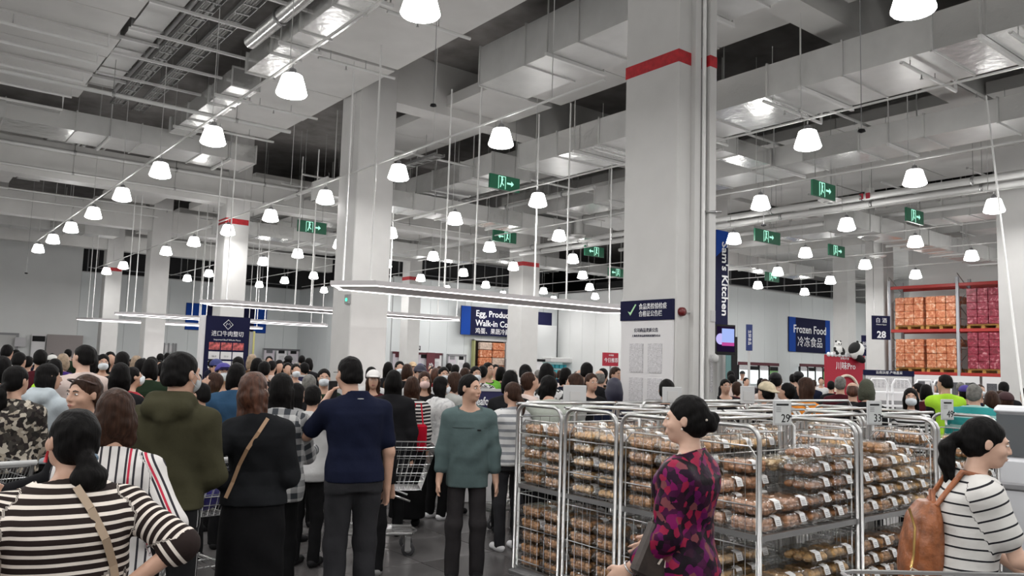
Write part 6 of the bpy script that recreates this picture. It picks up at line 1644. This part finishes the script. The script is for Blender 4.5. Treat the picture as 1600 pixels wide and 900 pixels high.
MB().bbox(-.10, .10, -.05, .05, -.22, .06, .02).obj('body', C('red_tote', (.50, .01, .03)), rb); MB().tube([(-.06, 0, .05), (-.03, 0, .28), (.03, 0, .28), (.06, 0, .05)], .008, 5).obj('strap', C('red_tote', (.5, .01, .03)), rb)
WL = blotch('white_lace', [(.60, .60, .60), (.62, .62, .62), (.48, .48, .49), (.62, .62, .62)], 18)
t, K, s = person(691, 588, 9.0, 48, 'woman in a white shirt with a thin bag strap, black hair, white shoes', LOD=1, sex='f', hy=24, hair='mid', top=WL, off=.03, hem=.80, R='down', L='fwd', H=1.67, shoes=WTXT, bottom=BOT_BLACK, loose=True, mask=True)
person(664, 580, 9.3, 174, 'woman with a pink face mask and a crossed bag strap facing us', LOD=2, sex='f', hair='mid', haircol=HAIRN, mask=True, maskcol=mat('mask_pink', (.70, .50, .47), .8), top=TOP['black'])
person(657, 571, 11, 172, 'man in a dark cap and glasses wearing white', LOD=2, sex='m', hair='short', cap=mat('dark_cap', (.02, .02, .04), .7), top=TOP['white'])
person(713, 581, 9.4, 62, 'masked woman with curly brown hair left of the teal sweatshirt man', LOD=2, sex='f', hair='bob', haircol=HAIRN, mask=True, top=TOP['lgrey'])
person(694, 573, 11.5, 165, 'masked person in a pale hooded top', LOD=2, sex='f', hair='short', mask=True, top=TOP['white'], hood=True)
GS = band('grey_white_stripes', .075, .38, (.22, .23, .25), (.55, .55, .55))
person(800, 595, 7.8, -28, 'girl in a grey and white striped sweater with a brown ponytail pushing a cart', LOD=1, sex='f', hy=-20, hair='lowpony', haircol=HAIRN, top=GS, off=.032, R='push', L='push', H=1.62, shoes=WTXT, bottom=BOT_GREY, loose=True)
person(829, 580, 9.0, 60, 'brown haired man in a pale pink shirt looking down', LOD=2, sex='m', hp=-26, hair='short', haircol=HAIRN, top=TOP['pwhite'], R='fwd', L='fwd')
person(855, 583, 8.0, -22, 'man with thick black hair in a pale green grey tee bending over the rail', LOD=1, sex='m', b=1.1, hy=-25, hp=-18, hair='bob', top=C('sage_tee', (.42, .45, .40), .04), sleeve=.9, off=.02, R='fwd', L='fwd', lean=12, H=1.70)
person(855, 567, 9.6, 10, 'black haired woman in a black and white patterned top', LOD=2, sex='f', hair='bob', top=blotch('spots', [(.6, .6, .6), (.55, .55, .55), (.03, .03, .03), (.6, .6, .6)], 14))
person(821, 569, 10.5, 0, 'person with a black topknot in dark clothes', LOD=2, sex='f', hair='bun', top=TOP['black'])
person(798, 578, 8.6, 8, 'person with a broad black bob behind the striped sweater girl', LOD=2, sex='f', b=1.1, hair='bob', top=TOP['black'])
person(897, 583, 9.0, -82, 'woman in a pale top in profile to the left', LOD=2, sex='f', hair='bob', haircol=HAIRN, top=TOP['lgrey'], R='fwd', L='fwd')
person(908, 577, 11, 10, 'balding grey haired man in a maroon jacket', LOD=2, sex='m', hair='bald', haircol=HAIRG, top=TOP['maroon'])
person(937, 578, 11.5, -5, 'second balding grey man, in black, near the red sign', LOD=2, sex='m', hair='bald', haircol=HAIRG, top=TOP['black'])
person(925, 583, 10, 150, 'woman with a bare face looking toward us between the two balding men', LOD=2, sex='f', hair='short', haircol=HAIRN, top=TOP['black'])
person(917, 566, 10.5, 0, 'tall man with clipped black hair behind the blank price card', LOD=2, sex='m', hair='crew', top=TOP['black'])
person(959, 590, 8.2, -20, 'person in a deep blue black headscarf and coat by the nearest pillar', LOD=2, sex='f', hair='bob', haircol=mat('blue_black', (.02, .02, .04), .6), top=TOP['navy'])
person(963, 573, 12, 140, 'person in glasses beside the nearest pillar edge', LOD=2, sex='m', hair='short', haircol=HAIRN, top=TOP['brown'])
person(943, 575, 13, 20, 'person with black hair under the red sign', LOD=3, sex='f', hair='short', top=TOP['black'])
person(885, 574, 11.5, 30, 'dark haired person in a navy jacket in front of the chiller', LOD=3, sex='f', hair='bob', top=TOP['navy'])
person(1042, 588, 8.1, 0, 'person with a round black head of hair in front of the nearest pillar', LOD=1, sex='m', hair='short', top=TOP['black'], H=1.69)
# right hand crowd
person(1134, 592, 12, 160, 'man in glasses and a black top at the foot of the teal glass', LOD=2, sex='m', b=1.2, hair='short', top=TOP['black'])
person(1153, 596, 13.5, 60, 'curly brown haired person in maroon beside the man in glasses', LOD=3, sex='f', hair='bob', haircol=HAIRN, top=TOP['maroon'])
person(1196, 597, 8.9, -48, 'person in a beige cap worn backwards, bending down to the left', LOD=2, sex='m', hp=-12, hair='short', cap=mat('beige_cap', (.50, .43, .30), .7, noise=.2, nscale=20), capback=True, top=TOP['black'], R='fwd', L='fwd')
person(1211, 583, 12, -10, 'shop worker in a black cap and white shirt', LOD=2, sex='m', hair='short', cap=BLACK, top=TOP['white'])
person(1228, 597, 9.6, -68, 'black haired person in a black shirt looking down left', LOD=2, sex='m', hp=-18, hair='short', top=TOP['black'], R='fwd', L='fwd')
person(1257, 589, 9.2, -40, 'woman with long brown hair in a bright orange top', LOD=2, sex='f', hy=-20, hair='mid', haircol=HAIRN, top=TOP['orange'])
person(1313, 588, 12, 5, 'person in a maroon coat with cropped dark hair below the panda stand', LOD=2, sex='m', hair='short', haircol=HAIRG, top=TOP['maroon'])
person(1332, 597, 10.5, 0, 'bald headed man in black below the panda stand', LOD=2, sex='m', hair='bald', haircol=HAIRR, top=TOP['black'])
person(1354, 592, 9.4, 5, 'person in a grey green knitted hat and black coat', LOD=2, sex='f', hair='bob', haircol=mat('knit_hat', (.06, .065, .045), .9, bump=.5, bscale=60), top=TOP['black'])
person(1423, 606, 9.4, 178, 'masked woman in a black and white striped top facing us', LOD=2, sex='f', hair='mid', mask=True, top=band('mw_stripes', .05, .5, (.6, .6, .6), (.02, .02, .02)), R='fold', L='fold')
person(1475, 585, 11.2, -24, 'man in a neon yellow and black work top below the racking', LOD=2, sex='m', hy=-30, hair='crew', top=TOP['black'], vest=TOP['neon'])
TE = band('teal_bands', .12, .30, (.30, .50, .48), (.03, .23, .23))
person(1523, 600, 9.2, 8, 'grey haired man in a teal sweater with pale bands', LOD=1, sex='m', b=1.32, hair='short', haircol=HAIRG, top=TE, off=.03, R='push', L='push', hy=10, loose=True)
person(1508, 603, 11, 5, 'person in a violet hat beside the teal sweater', LOD=3, sex='f', hair='short', haircol=HAIRB, cap=mat('violet_cap', (.05, .03, .22), .8), top=TOP['black'])
person(1550, 610, 9.6, 12, 'person in brown black clothes left of the right edge pillar', LOD=2, sex='f', hair='bob', haircol=HAIRN, top=TOP['brown'])
person(1570, 613, 9.2, -30, 'stooped person in a dark maroon cap and jacket near the right edge', LOD=2, sex='f', b=1.1, hp=-10, hair='short', haircol=HAIRN, cap=mat('maroon_cap', (.04, .012, .015), .8), top=TOP['maroon'])
person(1568, 596, 13, 0, 'person with a black crop at the foot of the racking', LOD=3, sex='m', hair='short', top=TOP['black'])
person(1604, 605, 9.8, -30, 'person in a grey jacket with a dark strap at the right edge', LOD=2, sex='m', hair='crew', top=TOP['grey'], R='fwd', L='fwd')
person(1448, 600, 12, 30, 'dark haired person beside the neon work top', LOD=3, sex='f', hair='bob', top=TOP['maroon'])
# left background crowd, singled out by look and place
bgp = [
 (13, 538, 12.5, 24, 'man in a white shirt, taller than those beside him, at the far left', 'm', 'crew', 'white', {}),
 (4, 556, 7.5, 0, 'person with long black hair in black at the very left edge', 'f', 'mid', 'black', {}),
 (26, 546, 16, 20, 'small dark haired person right of the tall white shirt', 'f', 'short', 'black', {}),
 (32, 550, 10.8, 34, 'man with clipped hair and a pale collar, looking right', 'm', 'crew', 'lgrey', {}),
 (45, 556, 12.5, 15, 'person with ruddy face beside the bald topped man', 'f', 'short', 'maroon', {}),
 (64, 546, 10.4, 0, 'man thin on top in a dark maroon jacket', 'm', 'short', 'maroon', {}),
 (82, 555, 14, 5, 'person in a white knitted cap in the left crowd', 'f', 'short', 'grey', {'cap': mat('white_knit', (.6, .6, .58), .8)}),
 (86, 560, 9.6, -8, 'dark haired person with a neon yellow waistcoat in the left crowd', 'f', 'bob', 'black', {'vest': TOP['neon']}),
 (100, 552, 12, 20, 'person with light brown hair and a patterned top', 'f', 'bob', 'purple', {'haircol': HAIRL}),
 (107, 545, 19, 0, 'distant dark haired person near the mauve booth', 'm', 'short', 'dkgreen', {}),
 (140, 541, 8.2, 18, 'person with swept dark hair right behind the white tee man', 'f', 'bob', 'white', {}),
 (162, 553, 11, 172, 'masked woman in pale yellow facing us', 'f', 'bob', 'beige', {'mask': True}),
 (173, 549, 13, 170, 'person in sunglasses at the back of the left crowd', 'm', 'short', 'black', {}),
 (192, 549, 9.6, 2, 'man with a neat black crop and black tee', 'm', 'crew', 'black', {}),
 (214, 555, 13, 10, 'fair haired person at the back', 'f', 'bob', 'black', {'haircol': HAIRL}),
 (222, 560, 10, 6, 'person with an untidy black crop above the masked woman in red', 'm', 'short', 'black', {}),
 (239, 557, 12, 40, 'dark haired man with a pale collar, looking right', 'm', 'short', 'lgrey', {}),
 (251, 552, 18, 0, 'small dark figure left of the hooded man', 'm', 'short', 'brown', {}),
 (262, 551, 20, 5, 'second small dark figure next to the hooded man', 'f', 'short', 'pink', {}),
 (255, 566, 9.2, 4, 'person in a dark red checked shirt left of the hooded man', 'm', 'short', 'dkred', {}),
 (394, 553, 14, 0, 'person with greyish fair hair right of the beef board', 'f', 'bob', 'brown', {'haircol': HAIRL}),
 (403, 559, 11.5, 20, 'dark haired woman in brown right of the beef board', 'f', 'bob', 'brown', {}),
 (414, 564, 10.5, 10, 'person with smooth black hair above the reddish haired woman', 'm', 'short', 'black', {}),
 (421, 556, 18, 178, 'small person in glasses facing us near the grey booth', 'm', 'short', 'pwhite', {}),
 (426, 563, 14, 25, 'woman in a pale pink top right of the smooth black hair', 'f', 'short', 'pwhite', {}),
 (437, 562, 15, 170, 'woman in a cream coat facing us in the middle distance', 'f', 'mid', 'beige', {}),
 (451, 556, 18, 0, 'person in a round dark hat near the grey booth', 'm', 'short', 'black', {'cap': BLACK}),
 (450, 566, 13, 172, 'person in mustard yellow and black', 'f', 'short', 'yellow', {}),
 (463, 568, 12.5, 168, 'woman in a white coat with an open dark collar', 'f', 'short', 'white', {'mask': True}),
 (472, 555, 20, 0, 'small figure left of the second pillar', 'm', 'short', 'grey', {}),
 (475, 566, 12.5, -30, 'person in a black jacket leaning toward the white coat', 'm', 'short', 'black', {}),
 (483, 559, 17, 10, 'person in black right against the second pillar', 'f', 'bob', 'black', {}),
 (607, 565, 14, 0, 'dark figure just right of the second pillar', 'f', 'mid', 'black', {}),
 (625, 564, 13, 172, 'masked person with a raised dark fringe', 'm', 'short', 'brown', {'mask': True}),
 (637, 568, 12.6, 10, 'person with light brown hair under the maroon booth', 'f', 'bob', 'black', {'haircol': HAIRN}),
 (645, 566, 17, 175, 'person in a tan knitted hat below the booth posters', 'f', 'short', 'beige', {'cap': mat('tan_cap', (.35, .26, .16), .9)}),
 (657, 569, 16, 0, 'person in a dark hat under the booth posters', 'm', 'short', 'navy', {'cap': mat('navy_hat', (.02, .02, .08), .9)}),
 (681, 574, 13, 4, 'person in a dark red jacket in the middle crowd', 'f', 'bob', 'red', {'haircol': HAIRR}),
 (702, 567, 18, 2, 'dark head right of the strip banner', 'm', 'short', 'yellow', {}),
 (712, 569, 15, 10, 'person in a yellow jacket in the middle crowd', 'f', 'short', 'yellow', {}),
 (729, 566, 17, 0, 'slim dark figure in grey near the doorway bay', 'm', 'short', 'grey', {}),
 (727, 574, 12, 5, 'person with wavy dark brown hair above the teal sweatshirt man', 'f', 'bob', 'black', {'haircol': HAIRN}),
 (744, 572, 11.5, 160, 'masked man with black hair above the sweatshirt man', 'm', 'short', 'grey', {'mask': True}),
 (755, 571, 12.5, 20, 'person in a zebra patterned top', 'f', 'short', 'zebra', {}),
 (764, 566, 11.8, 140, 'man in a bright green waistcoat below the doorway bay', 'm', 'crew', 'black', {'vest': TOP['neong']}),
 (775, 569, 15, 168, 'person with raised arm beside the green waistcoat', 'f', 'short', 'pink', {'R': 'up'}),
 (783, 572, 12.4, 0, 'person with dark brown hair behind the green waistcoat', 'f', 'bob', 'maroon', {}),
 (1142, 579, 17, 0, 'small black head beyond the dark counter, left end', 'm', 'short', 'black', {}),
 (1160, 580, 27.5, 178, 'kitchen worker behind the dark counter', 'm', 'short', 'white', {'cap': BLACK}),
 (1239, 584, 18, 0, 'small dark head between the hatch windows', 'f', 'short', 'black', {}),
 (1248, 581, 15, 12, 'person in a black cap under the second hatch window', 'm', 'short', 'black', {'cap': BLACK}),
 (1283, 589, 22, 175, 'stallholder standing at the pale display case', 'f', 'short', 'white', {}),
]
TOP['zebra'] = blotch('zebra', [(.6, .6, .6), (.03, .03, .03), (.6, .6, .6), (.03, .03, .03), (.6, .6, .6)], 20)
for (px, py, d, f, lab, sx, hr, tp, ex) in bgp:
    e = dict(ex); lod = 2 if d < 12 else 3
    person(px, py, d, f, lab, LOD=lod, sex=sx, hair=hr, top=TOP[tp], **dict({'R': 'fwd', 'L': 'fwd'} if (px*7) % 3 == 0 else {}, **e))
# the rest of the throng: nothing in the photo tells these far heads apart
rr = random.Random(11); hc = [HAIRB, HAIRB, HAIRN, HAIRB, HAIRG]
def horizon(px): return 568+.0306*(px-800)
NTHX = ['first', 'second', 'third', 'fourth', 'fifth', 'sixth', 'seventh', 'eighth', 'ninth', 'tenth', 'eleventh', 'twelfth', 'thirteenth', 'fourteenth', 'fifteenth', 'sixteenth', 'seventeenth', 'eighteenth', 'nineteenth', 'twentieth'] + ['twenty-'+x for x in ('first', 'second', 'third', 'fourth', 'fifth', 'sixth', 'seventh', 'eighth', 'ninth')] + ['thirtieth']
zones = [(2, 300, 17, 30, 30), (300, 490, 16, 34, 26), (610, 800, 15, 30, 24), (800, 965, 14, 24, 14), (1135, 1300, 14, 21, 9), (1430, 1570, 12, 20, 9)]
for zi, (x0, x1, d0, d1, n) in enumerate(zones):
    nm = ['in the left crowd', 'in the crowd below the beef board', 'in the crowd under the egg sign', 'in the crowd before the chiller', 'in front of the dark counter', 'below the racking'][zi]
    cnt = -1
    for i in range(n):
        px = x0+(x1-x0)*(i+rr.random())/n; d = rr.uniform(d0, d1)
        z = rr.uniform(1.56, 1.72); py = horizon(px)+(1.8-z)*F_PX/d
        pw = at_d(px, py, d)
        if any(abs(pw.x-a) < .9 and abs(pw.y-b) < .9 for a, b in ((8.6, 16.8), (8.7, 26.15), (8.7, 35.5), (8.8, 44.9), (21.4, 16.8), (21.35, 26.5), (21.3, 35.8), (BX, BY))): continue
        tpn = rr.choice(['black', 'black', 'grey', 'white', 'navy', 'brown', 'maroon', 'beige', 'lgrey', 'dkgreen', 'pwhite'])
        f = rr.choice([0, 20, -30, 60, -70, 150, 180, 0])
        e = {}; hcol = rr.choice(hc)
        if abs(f) > 120 and rr.random() < .5: e['mask'] = True
        cnt += 1
        person(px, py, d, f, 'far %s shopper, %s hair, %s from left %s' % (tpn.replace('lgrey', 'light grey').replace('dkgreen', 'dark green').replace('pwhite', 'pinkish white'), {HAIRB: 'black', HAIRN: 'brown', HAIRG: 'grey'}[hcol], NTHX[cnt], nm), LOD=3, sex=rr.choice('mf'), hair=rr.choice(['short', 'bob', 'short', 'crew']), haircol=hcol, top=TOP[tpn], group='far shoppers '+nm, **e)
